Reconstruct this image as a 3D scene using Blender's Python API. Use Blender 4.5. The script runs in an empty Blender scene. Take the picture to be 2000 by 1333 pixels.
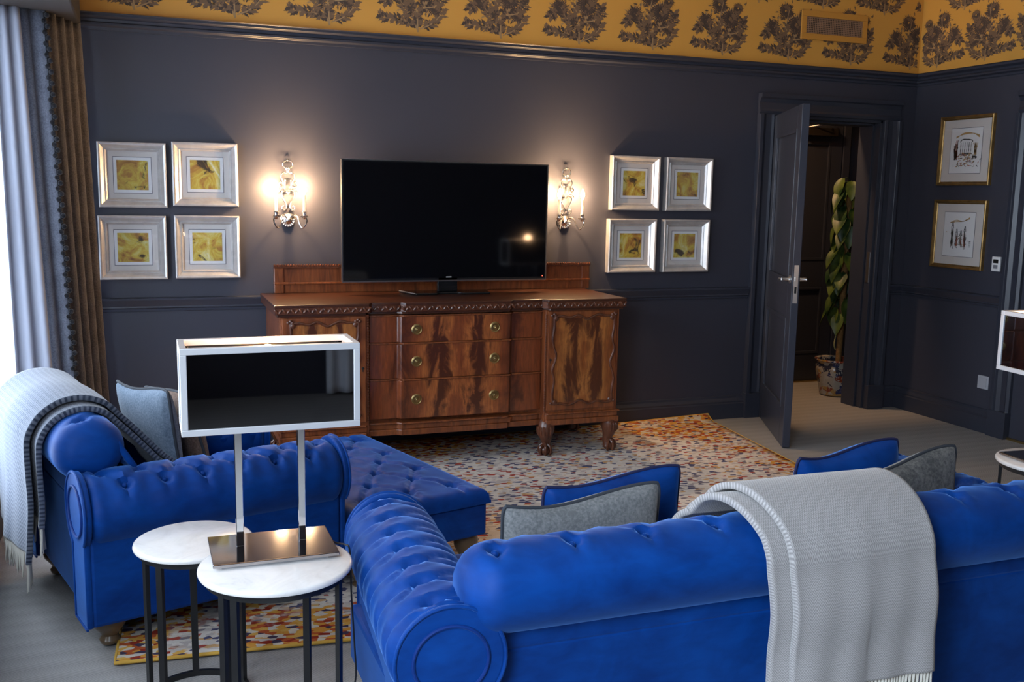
import bpy, math, random
import numpy as np
from mathutils import Vector, Matrix
PI = math.pi
random.seed(7)
C = bpy.context.scene.collection
SC = bpy.context.scene

# ------------------------------------------------------------------ camera
cam_d = bpy.data.cameras.new('camera'); cam = bpy.data.objects.new('camera', cam_d); C.objects.link(cam)
YAW, PIT, ROL, FPX = 0.35972, -0.148465, 0.0186666, 1920.456
fw = Vector((math.sin(YAW)*math.cos(PIT), math.cos(YAW)*math.cos(PIT), math.sin(PIT)))
rt = Vector((math.cos(YAW), -math.sin(YAW), 0)); up = rt.cross(fw)
r2 = rt*math.cos(ROL) + up*math.sin(ROL); u2 = -rt*math.sin(ROL) + up*math.cos(ROL)
M = Matrix((r2, u2, -fw)).transposed().to_4x4(); M.translation = Vector((0, -5.764, 1.52))
cam.matrix_world = M
cam_d.sensor_width = 36; cam_d.lens = FPX/2000*36; cam_d.clip_start = 0.02
SC.camera = cam
# ------------------------------------------------------------------ colour management
vs = SC.view_settings; vs.view_transform = 'Standard'; vs.look = 'None'; vs.exposure = 1.0; vs.gamma = 1
vs.use_curve_mapping = False
# ------------------------------------------------------------------ world and daylight through the windows
w = bpy.data.worlds.new('world'); SC.world = w; w.use_nodes = True
w.node_tree.nodes['Background'].inputs[0].default_value = (0.75, 0.87, 1.0, 1)
w.node_tree.nodes['Background'].inputs[1].default_value = 1.6
def area(name, loc, rot, sx, sy, e, col, spread=180):
    l = bpy.data.lights.new(name, 'AREA'); l.shape = 'RECTANGLE'; l.size = sx; l.size_y = sy; l.energy = e; l.color = col
    l.spread = math.radians(spread)
    o = bpy.data.objects.new(name, l); C.objects.link(o); o.location = loc; o.rotation_euler = rot; return o
DAY = (0.70, 0.84, 1.0)
area('daylight_window', (-0.80, -1.28, 1.35), (0, -PI/2, 0), 2.0, 1.9, 48, DAY)
area('added_daylight_middle', (-0.80, -3.40, 1.45), (0, -PI/2, 0), 1.8, 1.2, 8, DAY)  # unseen middle window, added to light the tables and the sofa arm
_l = area('daylight_window_near', (-0.80, -5.45, 1.90), (0, 0, 0), 1.9, .9, 40, DAY, 140)
_l.rotation_euler = Vector((1.0, .42, -.75)).to_track_quat('-Z', 'X').to_euler()
WARM = (1.0, 0.62, 0.30)
def point(name, loc, e, col=WARM, r=0.012):
    l = bpy.data.lights.new(name, 'POINT'); l.energy = e; l.color = col; l.shadow_soft_size = r
    o = bpy.data.objects.new(name, l); C.objects.link(o); o.location = loc; return o

# ------------------------------------------------------------------ helpers
class MB:
    def __init__(s): s.v = []; s.f = []; s.m = []; s.uv = {}
    def add(s, vs_, fs, mi=0, uvs=None):
        o = len(s.v); s.v += [tuple(p) for p in vs_]
        for k, f in enumerate(fs):
            if uvs is not None: s.uv[len(s.f)] = [uvs[i] for i in f]
            s.f.append(tuple(i+o for i in f)); s.m.append(mi)
        return s
    def box(s, x0, x1, y0, y1, z0, z1, mi=0, mat=None):
        p = [Vector((x, y, z)) for x in (x0, x1) for y in (y0, y1) for z in (z0, z1)]
        if mat: p = [mat @ q for q in p]
        return s.add(p, [(0,1,3,2),(4,6,7,5),(0,4,5,1),(2,3,7,6),(0,2,6,4),(1,5,7,3)], mi)
    def prism(s, poly, a0, a1, axis='y', mi=0, mat=None):
        n = len(poly); P = []
        for a in (a0, a1):
            for (u, v) in poly:
                q = Vector((u, a, v)) if axis == 'y' else Vector((a, u, v)) if axis == 'x' else Vector((u, v, a))
                P.append(mat @ q if mat else q)
        F = [tuple(range(n)), tuple(range(2*n-1, n-1, -1))] + [((i+1) % n, i, i+n, (i+1) % n+n) for i in range(n)]
        return s.add(P, F, mi)
    def tube(s, path, r, n=10, closed=False, mi=0, cap=True):
        P = [Vector(p) for p in path]; L = len(P)
        rr = r if isinstance(r, (list, tuple)) else [r]*L
        vs_, prev = [], None
        for i in range(L):
            if closed: t = P[(i+1) % L]-P[i-1]
            else: t = P[min(i+1, L-1)]-P[max(i-1, 0)]
            if t.length < 1e-9: t = Vector((0, 0, 1))
            t.normalize()
            if prev is None:
                a = Vector((0, 0, 1)) if abs(t.z) < .9 else Vector((0, 1, 0))
                nrm = (a-t*a.dot(t)).normalized()
            else:
                nrm = prev-t*prev.dot(t)
                nrm = nrm.normalized() if nrm.length > 1e-6 else prev
            prev = nrm; b = t.cross(nrm)
            for k in range(n):
                q = 2*PI*k/n; vs_.append(P[i]+(nrm*math.cos(q)+b*math.sin(q))*rr[i])
        F = []
        for i in range(L if closed else L-1):
            j = (i+1) % L
            for k in range(n):
                k2 = (k+1) % n; F.append((i*n+k, i*n+k2, j*n+k2, j*n+k))
        if not closed and cap: F += [tuple(range(n-1, -1, -1)), tuple(range((L-1)*n, L*n))]
        return s.add(vs_, F, mi)
    def lathe(s, prof, c=(0, 0, 0), n=32, mi=0, mat=None, lobes=0, la=0.0):
        vs_ = []
        for (r, z) in prof:
            for k in range(n):
                a = 2*PI*k/n; q = r*(1+la*math.cos(lobes*a)) if lobes else r
                p = Vector((q*math.cos(a), q*math.sin(a), z))
                vs_.append((mat @ p if mat else p)+Vector(c))
        F = []
        for i in range(len(prof)-1):
            for k in range(n):
                k2 = (k+1) % n; F.append((i*n+k, i*n+k2, (i+1)*n+k2, (i+1)*n+k))
        F += [tuple(range(n-1, -1, -1)), tuple(range((len(prof)-1)*n, len(prof)*n))]
        return s.add(vs_, F, mi)
    def grid(s, fn, nu, nv, cu=False, cv=False, mi=0, uvf=None):
        vs_ = []; uvs = []
        for i in range(nu):
            for j in range(nv):
                vs_.append(fn(i, j)); uvs.append(uvf(i, j) if uvf else (i/(nu-1), j/(nv-1)))
        F = []
        for i in range(nu if cu else nu-1):
            for j in range(nv if cv else nv-1):
                F.append((i*nv+j, ((i+1) % nu)*nv+j, ((i+1) % nu)*nv+(j+1) % nv, i*nv+(j+1) % nv))
        return s.add(vs_, F, mi, uvs)
    def sphere(s, c, r, n=12, m=8, sc=(1, 1, 1), mi=0):
        pr = [(max(1e-4, math.sin(PI*i/m))*r, -math.cos(PI*i/m)*r) for i in range(m+1)]
        o = len(s.v); s.lathe(pr, (0, 0, 0), n, mi)
        for k in range(o, len(s.v)):
            p = s.v[k]; s.v[k] = (p[0]*sc[0]+c[0], p[1]*sc[1]+c[1], p[2]*sc[2]+c[2])
        return s
    def build(s, name, mats, parent=None, smooth=False, bevel=0, seg=2, solid=0, sub=0, angle=40):
        me = bpy.data.meshes.new(name); me.from_pydata(s.v, [], s.f)
        if not isinstance(mats, (list, tuple)): mats = [mats]
        for m_ in mats: me.materials.append(m_)
        me.polygons.foreach_set('material_index', s.m)
        if s.uv:
            ul = me.uv_layers.new(name='uv')
            for pi, us in s.uv.items():
                p = me.polygons[pi]
                for k, li in enumerate(p.loop_indices): ul.data[li].uv = us[k]
        me.validate(); me.update()
        import bmesh
        bm = bmesh.new(); bm.from_mesh(me); bmesh.ops.recalc_face_normals(bm, faces=bm.faces); bm.to_mesh(me); bm.free()
        if smooth:
            for p in me.polygons: p.use_smooth = True
            if angle < 180: me.set_sharp_from_angle(angle=math.radians(angle))
        o = bpy.data.objects.new(name, me); C.objects.link(o)
        if parent: o.parent = parent
        if solid:
            q = o.modifiers.new('solid', 'SOLIDIFY'); q.thickness = solid; q.offset = 0
        if bevel:
            q = o.modifiers.new('bevel', 'BEVEL'); q.width = bevel; q.segments = seg; q.limit_method = 'ANGLE'; q.angle_limit = math.radians(50)
        if sub:
            q = o.modifiers.new('sub', 'SUBSURF'); q.levels = sub; q.render_levels = sub
        return o
def tag(o, label, cat, group=None):
    o['label'] = label; o['category'] = cat
    if group: o['group'] = group
    return o
def thing(name, label, cat, loc=(0, 0, 0), rz=0, group=None):
    o = bpy.data.objects.new(name, None); o.empty_display_size = .05; C.objects.link(o); o.location = loc; o.rotation_euler = (0, 0, rz)
    return tag(o, label, cat, group)
def struct(o): o['kind'] = 'structure'; return o
def stuff(o): o['kind'] = 'stuff'; return o
def part_label(o, l): o['label'] = l; return o
def dup(root, loc, rz, label, group=None):
    r = root.copy(); C.objects.link(r); r.location = loc; r.rotation_euler = (0, 0, rz); r['label'] = label
    if group: r['group'] = group
    for ch in [o for o in C.objects if o.parent == root]:
        c = ch.copy(); C.objects.link(c); c.parent = r
        for g in [o for o in C.objects if o.parent == ch]:
            d = g.copy(); C.objects.link(d); d.parent = c
    return r
def smoothpath(pts, n=8, closed=False):
    P = [Vector(p) for p in pts]; L = len(P); out = []
    for i in range(L if closed else L-1):
        p0 = P[i-1] if (i > 0 or closed) else P[0]*2-P[1]
        p1 = P[i]; p2 = P[(i+1) % L]
        p3 = P[(i+2) % L] if (i+2 < L or closed) else P[-1]*2-P[-2]
        for k in range(n):
            t = k/n
            out.append(.5*((2*p1)+(p2-p0)*t+(2*p0-5*p1+4*p2-p3)*t*t+(3*p1-p0-3*p2+p3)*t**3))
    if not closed: out.append(P[-1])
    return out

# ------------------------------------------------------------------ materials
class NT:
    def __init__(s, name):
        s.mat = bpy.data.materials.new(name); s.mat.use_nodes = True; s.t = s.mat.node_tree; s.b = s.t.nodes['Principled BSDF']
    def n(s, typ, **k):
        nd = s.t.nodes.new(typ)
        for a, v in k.items():
            if a.startswith('i_'):
                key = a[2:]; key = int(key) if key.isdigit() else key.replace('_', ' ')
                s.set(nd.inputs[key], v)
            else: setattr(nd, a, v)
        return nd
    def set(s, inp, v):
        if isinstance(v, bpy.types.NodeSocket): s.t.links.new(v, inp)
        elif isinstance(v, bpy.types.Node): s.t.links.new(v.outputs[0], inp)
        else: inp.default_value = v
    def bs(s, **k):
        for a, v in k.items(): s.set(s.b.inputs[a.replace('_', ' ')], v)
        return s
    def coord(s, kind='Object', scale=(1, 1, 1), rot=(0, 0, 0), loc=(0, 0, 0)):
        tc = s.n('ShaderNodeTexCoord'); mp = s.n('ShaderNodeMapping')
        s.t.links.new(tc.outputs[kind], mp.inputs[0]); mp.inputs['Scale'].default_value = scale
        mp.inputs['Rotation'].default_value = rot; mp.inputs['Location'].default_value = loc
        return mp.outputs[0]
    def noise(s, vec, scale, detail=3, rough=.5, dist=0):
        return s.n('ShaderNodeTexNoise', i_Vector=vec, i_Scale=scale, i_Detail=detail, i_Roughness=rough, i_Distortion=dist)
    def ramp(s, fac, stops, interp='LINEAR'):
        r = s.n('ShaderNodeValToRGB'); s.set(r.inputs[0], fac); cr = r.color_ramp; cr.interpolation = interp
        while len(cr.elements) < len(stops): cr.elements.new(.5)
        for e, (p, c) in zip(cr.elements, stops):
            e.position = p; e.color = (*c, 1) if len(c) == 3 else c
        return r.outputs[0]
    def mix(s, fac, a, b, mode='MIX'):
        m_ = s.n('ShaderNodeMix', data_type='RGBA', blend_type=mode)
        s.set(m_.inputs[0], fac)
        for i, v in ((6, a), (7, b)):
            if isinstance(v, tuple): v = (*v, 1) if len(v) == 3 else v
            s.set(m_.inputs[i], v)
        return m_.outputs[2]
    def math(s, op, a, b=0.0):
        m_ = s.n('ShaderNodeMath', operation=op); s.set(m_.inputs[0], a); s.set(m_.inputs[1], b); return m_.outputs[0]
    def bump(s, h, strength=.3, dist=.002):
        b = s.n('ShaderNodeBump', i_Strength=strength, i_Distance=dist, i_Height=h); s.set(s.b.inputs['Normal'], b.outputs[0]); return s
def simple(name, col, rough=.5, metal=0, **k):
    m_ = NT(name); m_.bs(Base_Color=(*col, 1), Roughness=rough, Metallic=metal, **k); return m_.mat
def paint(name, col, rough):
    m_ = NT(name); v = m_.coord(); nz = m_.noise(v, 90, 3)
    m_.bs(Base_Color=m_.mix(m_.math('MULTIPLY', m_.noise(v, 1.3, 2), .35), col, tuple(c*1.25 for c in col)), Roughness=rough)
    m_.bump(nz, .06, .0006); return m_.mat
SLATE = (0.038, 0.039, 0.056)
M_wall = paint('slate_wall_paint', SLATE, .50)
M_trim = paint('slate_gloss_paint', (0.033, 0.036, 0.052), .32)
M_ochre = NT('ochre_wallpaper'); _v = M_ochre.coord()
M_ochre.bs(Base_Color=M_ochre.mix(M_ochre.noise(_v, 3, 3), (.64, .31, .055), (.74, .37, .072)), Roughness=.42); M_ochre = M_ochre.mat
M_leafd = simple('wallpaper_leaf_print_dark', (.07, .045, .035), .6)
M_leafm = simple('wallpaper_leaf_print_brown', (.19, .11, .06), .6)
M_leafl = simple('wallpaper_leaf_print_light', (.40, .24, .11), .6)
M_ceil = simple('ceiling_paint', (.75, .72, .66), .8)
M_black = simple('black_metal', (.012, .012, .013), .35)
M_chrome = simple('chrome', (.82, .83, .85), .06, 1)
M_chromed = NT('chrome_plate'); _v = M_chromed.coord(); M_chromed.bs(Base_Color=(.45, .43, .43, 1), Metallic=1.0, Roughness=.06); M_chromed = M_chromed.mat
M_silver = simple('brushed_nickel', (.78, .77, .76), .32, 1)
M_mirror = simple('black_mirror_acrylic', (.16, .165, .18), .02, 1)
M_screen = simple('television_screen', (.003, .003, .004), .06)
M_bezel = simple('television_bezel', (.01, .01, .011), .25)
M_brass = simple('antique_brass', (.42, .30, .13), .35, 1)
M_gold = NT('gilt_frame'); _v = M_gold.coord(); M_gold.bs(Base_Color=M_gold.mix(M_gold.noise(_v, 25, 4), (.10, .055, .02), (.50, .30, .10)), Metallic=.7, Roughness=.38); M_gold = M_gold.mat
M_nickel = simple('polished_silver', (.86, .82, .78), .16, 1)
M_candle = simple('ivory_candle_tube', (.80, .76, .66), .5)
M_bulb = NT('candle_bulb'); M_bulb.bs(Base_Color=(1, .9, .7, 1), Emission_Color=(1, .66, .33, 1), Emission_Strength=38.0); M_bulb = M_bulb.mat
M_glow = NT('lamp_bulb'); M_glow.bs(Base_Color=(1, .9, .8, 1), Emission_Color=(1, .62, .36, 1), Emission_Strength=14.0); M_glow = M_glow.mat
M_white = simple('white_plastic', (.75, .75, .77), .4)
M_greyp = simple('grey_plastic', (.20, .20, .23), .45)
M_dark = simple('dark_void', (.006, .006, .006), .9)
M_soil = simple('soil', (.03, .02, .014), .95)
def glass(name):
    m_ = NT(name); t = m_.t
    tr = m_.n('ShaderNodeBsdfTransparent'); gl = m_.n('ShaderNodeBsdfGlossy'); gl.inputs['Roughness'].default_value = .02
    lw = m_.n('ShaderNodeLayerWeight'); lw.inputs[0].default_value = .5; fr_ = m_.math('ADD', m_.math('MULTIPLY', m_.math('POWER', lw.outputs['Facing'], 4.0), .6), .045)
    mx = m_.n('ShaderNodeMixShader'); m_.set(mx.inputs[0], fr_); m_.set(mx.inputs[1], tr.outputs[0]); m_.set(mx.inputs[2], gl.outputs[0])
    m_.set(t.nodes['Material Output'].inputs[0], mx.outputs[0]); return m_.mat
M_glass = glass('picture_glass')
def velvet(name, dark, lite, sheen=.6, rough=.55, scol=(.18, .42, 1.0)):
    m_ = NT(name); v = m_.coord()
    n1 = m_.noise(v, 4.2, 4, .55, .8); n2 = m_.noise(m_.coord(scale=(1, 1, 2.4)), 11, 3, .6, .5)
    f = m_.ramp(m_.math('ADD', m_.math('MULTIPLY', n1, .65), m_.math('MULTIPLY', n2, .35)), [(.34, (0, 0, 0)), (.66, (1, 1, 1))])
    m_.bs(Base_Color=m_.mix(f, dark, lite), Roughness=rough, Sheen_Weight=sheen, Sheen_Roughness=.35, Sheen_Tint=(*scol, 1), Specular_IOR_Level=.15)
    m_.bump(m_.noise(v, 700, 2), .12, .0008); return m_.mat
M_velvet = velvet('royal_blue_velvet', (.0005, .024, .15), (.001, .052, .28), .6)
M_pipe = velvet('dark_blue_welt', (.003, .02, .13), (.005, .035, .2), .3)
M_oak = simple('dark_turned_wood', (.12, .075, .04), .28, 0, Coat_Weight=.4)
def wood(name, band, c1=(.085, .022, .007), c2=(.27, .085, .022), c3=(.42, .155, .04), ax='x'):
    m_ = NT(name); v = m_.coord()
    st = m_.coord(scale=(9, 9, 1.2) if ax == 'x' else (1.0, 9, 12))
    n1 = m_.noise(st, 3.2, 5, .62, 1.2)
    if band:
        wv = m_.n('ShaderNodeTexWave', i_Vector=m_.coord(scale=(1, 1, .22), loc=(.07, 0, 0)), i_Scale=band, i_Distortion=5.0, i_Detail=3.0, i_Detail_Scale=1.6); wv.bands_direction = 'X'
        f = m_.math('ADD', m_.math('MULTIPLY', n1, .5), m_.math('MULTIPLY', wv.outputs[1], .5))
        col = m_.ramp(f, [(.22, c1), (.45, c2), (.72, c3)])
    else: col = m_.ramp(n1, [(.25, c1), (.5, c2), (.8, c3)])
    fine = m_.noise(m_.coord(scale=(120, 120, 6) if ax == 'x' else (6, 120, 120)), 2, 3)
    col = m_.mix(m_.math('MULTIPLY', fine, .5), col, (.06, .018, .006), 'MIX')
    m_.bs(Base_Color=col, Roughness=.33, Coat_Weight=.35, Coat_Roughness=.18); return m_.mat
M_mahog = wood('mahogany', 0, (.07, .016, .006), (.24, .062, .018), (.40, .125, .035))
def flame(name, cx, half, c1, c2, c3, tilt=0.0):
    """book-matched veneer: dark streaks mirrored about cx"""
    m_ = NT(name); v = m_.coord(); sp = m_.n('ShaderNodeSeparateXYZ'); m_.set(sp.inputs[0], v)
    dx = m_.math('ABSOLUTE', m_.math('SUBTRACT', sp.outputs[0], cx))
    n1 = m_.noise(m_.coord(scale=(5, 5, 2.0)), 1.6, 5, .6, 1.4)
    q = m_.math('ADD', m_.math('ADD', m_.math('DIVIDE', dx, half), m_.math('MULTIPLY', m_.math('SUBTRACT', n1, .5), .75)), m_.math('MULTIPLY', sp.outputs[2], tilt))
    q = m_.math('MULTIPLY', q, 1.0)
    base = m_.ramp(q, [(0.0, c2), (.10, c3), (.20, c1), (.30, c1), (.40, c3), (.62, c2), (.80, c1), (.95, c2)])
    gr = m_.noise(m_.coord(scale=(60, 60, 7)), 1.6, 4, .6, .6)
    col = m_.mix(m_.ramp(gr, [(.35, (.55, .55, .55)), (.7, (0, 0, 0))]), base, (.055, .014, .006))
    m_.bs(Base_Color=col, Roughness=.30, Coat_Weight=.4, Coat_Roughness=.15); return m_.mat
M_flame = flame('flame_mahogany', 1.62, .40, (.075, .018, .007), (.26, .062, .018), (.46, .135, .035))
M_doorp = [flame('crotch_mahogany', c, .30, (.085, .022, .007), (.29, .082, .018), (.45, .16, .038), .0) for c in (.88, 2.36)]
M_topw = wood('mahogany_top', 0, (.016, .006, .004), (.045, .013, .007), (.085, .026, .011), 'y')
M_carv = wood('carved_mahogany', 0, (.035, .010, .006), (.11, .032, .014), (.20, .065, .03))
def fabric(name, c1, c2, scale=220, bump=.5, rough=.9, mott=12, kind='Object', sheen=.2):
    m_ = NT(name); v = m_.coord(kind)
    n1 = m_.noise(v, scale, 4, .7); n2 = m_.noise(v, mott, 3)
    f = m_.math('ADD', m_.math('MULTIPLY', n1, .7), m_.math('MULTIPLY', n2, .3))
    m_.bs(Base_Color=m_.mix(m_.ramp(f, [(.4, (0, 0, 0)), (.62, (1, 1, 1))]), c1, c2), Roughness=rough, Sheen_Weight=sheen, Specular_IOR_Level=.1)
    m_.bump(n1, bump, .002); return m_.mat
M_gcush = fabric('grey_wool_velvet', (.125, .13, .135), (.235, .235, .235), 110, .3, .9, 9)
M_gcush2 = fabric('charcoal_wool', (.07, .07, .07), (.19, .18, .17), 90, .3)
M_denim = fabric('grey_blue_cloth', (.085, .12, .17), (.18, .225, .29), 150, .3)
M_taupe = fabric('taupe_cloth', (.10, .06, .045), (.20, .13, .10), 120, .3)
M_curt = fabric('taupe_wool_curtain', (.065, .055, .05), (.135, .118, .105), 160, .35)
M_curtg = fabric('grey_curtain_edge', (.09, .095, .12), (.17, .18, .22), 160, .35)
M_trimb = fabric('black_pompom_braid', (.006, .006, .008), (.02, .02, .025), 150, .5)
def weave(name, c1, c2, su, sv, cm=None):
    m_ = NT(name); tc = m_.n('ShaderNodeTexCoord'); sp = m_.n('ShaderNodeSeparateXYZ'); m_.set(sp.inputs[0], tc.outputs['UV'])
    # chevrons: v + |frac(u)-.5|
    fu = m_.math('ABSOLUTE', m_.math('SUBTRACT', m_.math('FRACT', m_.math('MULTIPLY', sp.outputs[0], su)), .5))
    ph = m_.math('ADD', m_.math('MULTIPLY', sp.outputs[1], sv), m_.math('MULTIPLY', fu, 1.6))
    sn = m_.math('ABSOLUTE', m_.math('SUBTRACT', m_.math('FRACT', ph), .5))
    nz = m_.noise(m_.coord('UV', (1, 1, 1)), 260, 3, .7)
    f = m_.math('ADD', m_.math('MULTIPLY', sn, 1.3), m_.math('MULTIPLY', m_.math('SUBTRACT', nz, .5), 1.1))
    col = m_.ramp(f, [(.12, c1), (.5, c2)])
    m_.bs(Base_Color=col, Roughness=.95, Sheen_Weight=.3, Specular_IOR_Level=.05); m_.bump(f, .25, .002); return m_.mat
M_throwb = weave('blue_grey_chevron_wool', (.035, .048, .08), (.16, .18, .235), 62, 70)
M_throwg = weave('pale_grey_wool', (.25, .235, .235), (.43, .405, .40), 150, 140)
M_fringe = simple('cream_wool_fringe', (.66, .62, .55), .9)
# sheer
_m = NT('white_sheer'); _t = _m.n('ShaderNodeBsdfTranslucent'); _t.inputs[0].default_value = (.9, .93, 1, 1)
_d = _m.n('ShaderNodeBsdfDiffuse'); _d.inputs[0].default_value = (.75, .78, .85, 1); _x = _m.n('ShaderNodeMixShader'); _x.inputs[0].default_value = .45
_m.set(_x.inputs[1], _d.outputs[0]); _m.set(_x.inputs[2], _t.outputs[0]); _m.set(_m.t.nodes['Material Output'].inputs[0], _x.outputs[0]); M_sheer = _m.mat
# marble
_m = NT('white_marble'); _v = _m.coord(); _n = _m.noise(_v, 7, 6, .65, 1.4)
_m.bs(Base_Color=_m.ramp(_n, [(.40, (.80, .77, .75)), (.60, (.72, .69, .67)), (.74, (.58, .55, .54))]), Roughness=.16); M_marble = _m.mat
# carpet
_m = NT('grey_herringbone_carpet'); _v = _m.coord()
_sp = _m.n('ShaderNodeSeparateXYZ'); _m.set(_sp.inputs[0], _v)
_fy = _m.math('MULTIPLY', _m.math('ABSOLUTE', _m.math('SUBTRACT', _m.math('FRACT', _m.math('MULTIPLY', _sp.outputs[1], 11)), .5)), 2)
_ph = _m.math('ABSOLUTE', _m.math('SUBTRACT', _m.math('FRACT', _m.math('ADD', _m.math('MULTIPLY', _sp.outputs[0], 70), _m.math('MULTIPLY', _fy, 4))), .5))
_nz = _m.noise(_v, 300, 3, .7)
_f = _m.math('ADD', _m.math('ADD', _m.math('MULTIPLY', _ph, .55), _m.math('MULTIPLY', _fy, .10)), _m.math('MULTIPLY', _nz, .4))
_m.bs(Base_Color=_m.ramp(_f, [(.15, (.22, .21, .205)), (.60, (.36, .34, .33))]), Roughness=.95, Specular_IOR_Level=.05); _m.bump(_f, .35, .003); M_carpet = _m.mat
# rug
_m = NT('distressed_multicolour_rug'); _v = _m.coord()
_vr = _m.n('ShaderNodeTexVoronoi', i_Vector=_m.coord(scale=(1, 1.7, 1), rot=(0, 0, .3)), i_Scale=34.0, i_Randomness=.8)
_sr = _m.n('ShaderNodeSeparateColor'); _m.set(_sr.inputs[0], _vr.outputs['Color'])
_big = _m.noise(_v, 2.0, 4, .6, .6); _big2 = _m.noise(_m.coord(loc=(5, 3, 0)), 3.1, 4, .6, .6)
_cool = _m.ramp(_sr.outputs[0], [(0, (.62, .56, .50)), (.34, (.48, .42, .39)), (.52, (.09, .09, .16)), (.62, (.66, .60, .54)), (.80, (.36, .07, .05)), (.86, (.55, .33, .16)), (.93, (.20, .17, .19))], 'CONSTANT')
_warm = _m.ramp(_sr.outputs[1], [(0, (.58, .27, .05)), (.20, (.42, .09, .03)), (.36, (.60, .53, .44)), (.54, (.60, .34, .08)), (.68, (.27, .035, .02)), (.78, (.06, .045, .08)), (.89, (.55, .48, .42))], 'CONSTANT')
_sx = _m.n('ShaderNodeSeparateXYZ'); _m.set(_sx.inputs[0], _v)
_ex = _m.math('DIVIDE', _m.math('ABSOLUTE', _m.math('SUBTRACT', _sx.outputs[0], 1.8)), 1.85)
_ey = _m.math('DIVIDE', _m.math('ABSOLUTE', _m.math('SUBTRACT', _sx.outputs[1], -1.35)), 1.35)
_e = _m.math('MAXIMUM', _ex, _ey)
_k = _m.math('ADD', _m.math('MULTIPLY', _e, .85), _m.math('MULTIPLY', _m.math('SUBTRACT', _big, .5), 1.5))
_c = _m.mix(_m.ramp(_k, [(.64, (0, 0, 0)), (.74, (1, 1, 1))]), _cool, _warm)
_dk = _m.ramp(_big2, [(.58, (1, 1, 1)), (.70, (.28, .26, .34))])
_c = _m.mix(.6, _c, _dk, 'MULTIPLY')
_m.bs(Base_Color=_c, Roughness=.95, Specular_IOR_Level=.05); _m.bump(_m.noise(_v, 160, 3, .7), .6, .004); M_rug = _m.mat
M_rugedge = simple('rug_binding', (.60, .34, .05), .8)
def art(seed):
    m_ = NT('abstract_print_ink'); v = m_.coord('Object', loc=(seed*3.7, seed*1.9, seed*2.3))
    n1 = m_.noise(v, 9.0, 6, .65, 1.2); n2 = m_.noise(m_.coord('Object', loc=(seed*1.3+9, 4, seed)), 11, 4, .6, .8)
    c = m_.ramp(n1, [(.30, (.16, .06, .02)), (.42, (.40, .20, .04)), (.52, (.55, .42, .06)), (.62, (.60, .55, .22)), (.72, (.66, .66, .55))])
    c = m_.mix(m_.ramp(n2, [(.60, (0, 0, 0)), (.66, (1, 1, 1))]), c, (.06, .04, .02))
    m_.bs(Base_Color=c, Roughness=.6); return m_.mat
M_paper = simple('white_print_paper', (.74, .74, .76), .8)
M_mount = simple('cream_mount_board', (.62, .58, .56), .8)
M_mountline = simple('grey_mount_line', (.12, .12, .15), .7)
_m = NT('silver_leaf_frame'); _v = _m.coord(); _m.bs(Base_Color=_m.mix(_m.noise(_v, 22, 4, .6), (.42, .40, .40), (.72, .70, .69)), Metallic=.55, Roughness=.36); M_sframe = _m.mat
M_inkd = simple('print_ink_dark', (.03, .03, .03), .7); M_inkb = simple('print_ink_ochre', (.42, .26, .10), .7); M_inkr = simple('print_ink_russet', (.30, .07, .04), .7); M_inkg = simple('print_ink_grey', (.2, .22, .2), .7)
_m = NT('imari_porcelain'); _v = _m.coord(); _vo = _m.n('ShaderNodeTexVoronoi', i_Vector=_v, i_Scale=26.0); _s = _m.n('ShaderNodeSeparateColor'); _m.set(_s.inputs[0], _vo.outputs['Color'])
_n = _m.noise(_v, 20, 4, .6, 2.0)
_c = _m.ramp(_s.outputs[0], [(0, (.34, .30, .25)), (.3, (.22, .045, .02)), (.5, (.03, .03, .05)), (.62, (.34, .30, .25)), (.72, (.02, .03, .10)), (.85, (.35, .20, .06))], 'CONSTANT')
_c = _m.mix(_m.ramp(_n, [(.56, (0, 0, 0)), (.60, (1, 1, 1))]), _c, (.38, .34, .29))
_m.bs(Base_Color=_c, Roughness=.25); M_imari = _m.mat
_m = NT('pothos_leaf'); _v = _m.coord(); _m.bs(Base_Color=_m.mix(_m.ramp(_m.noise(_v, 9, 3), [(.4, (0, 0, 0)), (.65, (1, 1, 1))]), (.010, .035, .008), (.09, .125, .02)), Roughness=.45); M_leaf = _m.mat
_m = NT('moss_pole_bark'); _v = _m.coord(); _m.bs(Base_Color=_m.mix(_m.noise(_v, 40, 4), (.10, .045, .012), (.35, .18, .05)), Roughness=.9); _m.bump(_m.noise(_v, 120, 3), .8, .006); M_bark = _m.mat
M_ventp = simple('ochre_vent_paint', (.60, .27, .045), .45)
M_ventb = simple('vent_grid', (.36, .20, .12), .5)

# ------------------------------------------------------------------ setting
XR, XL, YB, ZC = 5.231, -0.62, -8.0, 3.3
DX0, DX1, DZ = 4.035, 4.95, 2.085     # doorway in the back wall
struct(MB().box(XL-.2, 6.2, YB, 1.3, -.1, 0).build('floor', M_carpet))
struct(MB().box(XL-.2, XR+.2, YB, .2, ZC, ZC+.1).build('ceiling', M_ceil))
RZ = 2.415
b = MB()
b.box(XL-.2, DX0, 0, .2, 0, RZ-.03); b.box(DX1, XR+.2, 0, .2, 0, RZ-.03); b.box(DX0, DX1, 0, .2, DZ, RZ-.03)
b.box(XL-.2, XR+.2, 0, .2, RZ-.03, ZC, 1)
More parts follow.
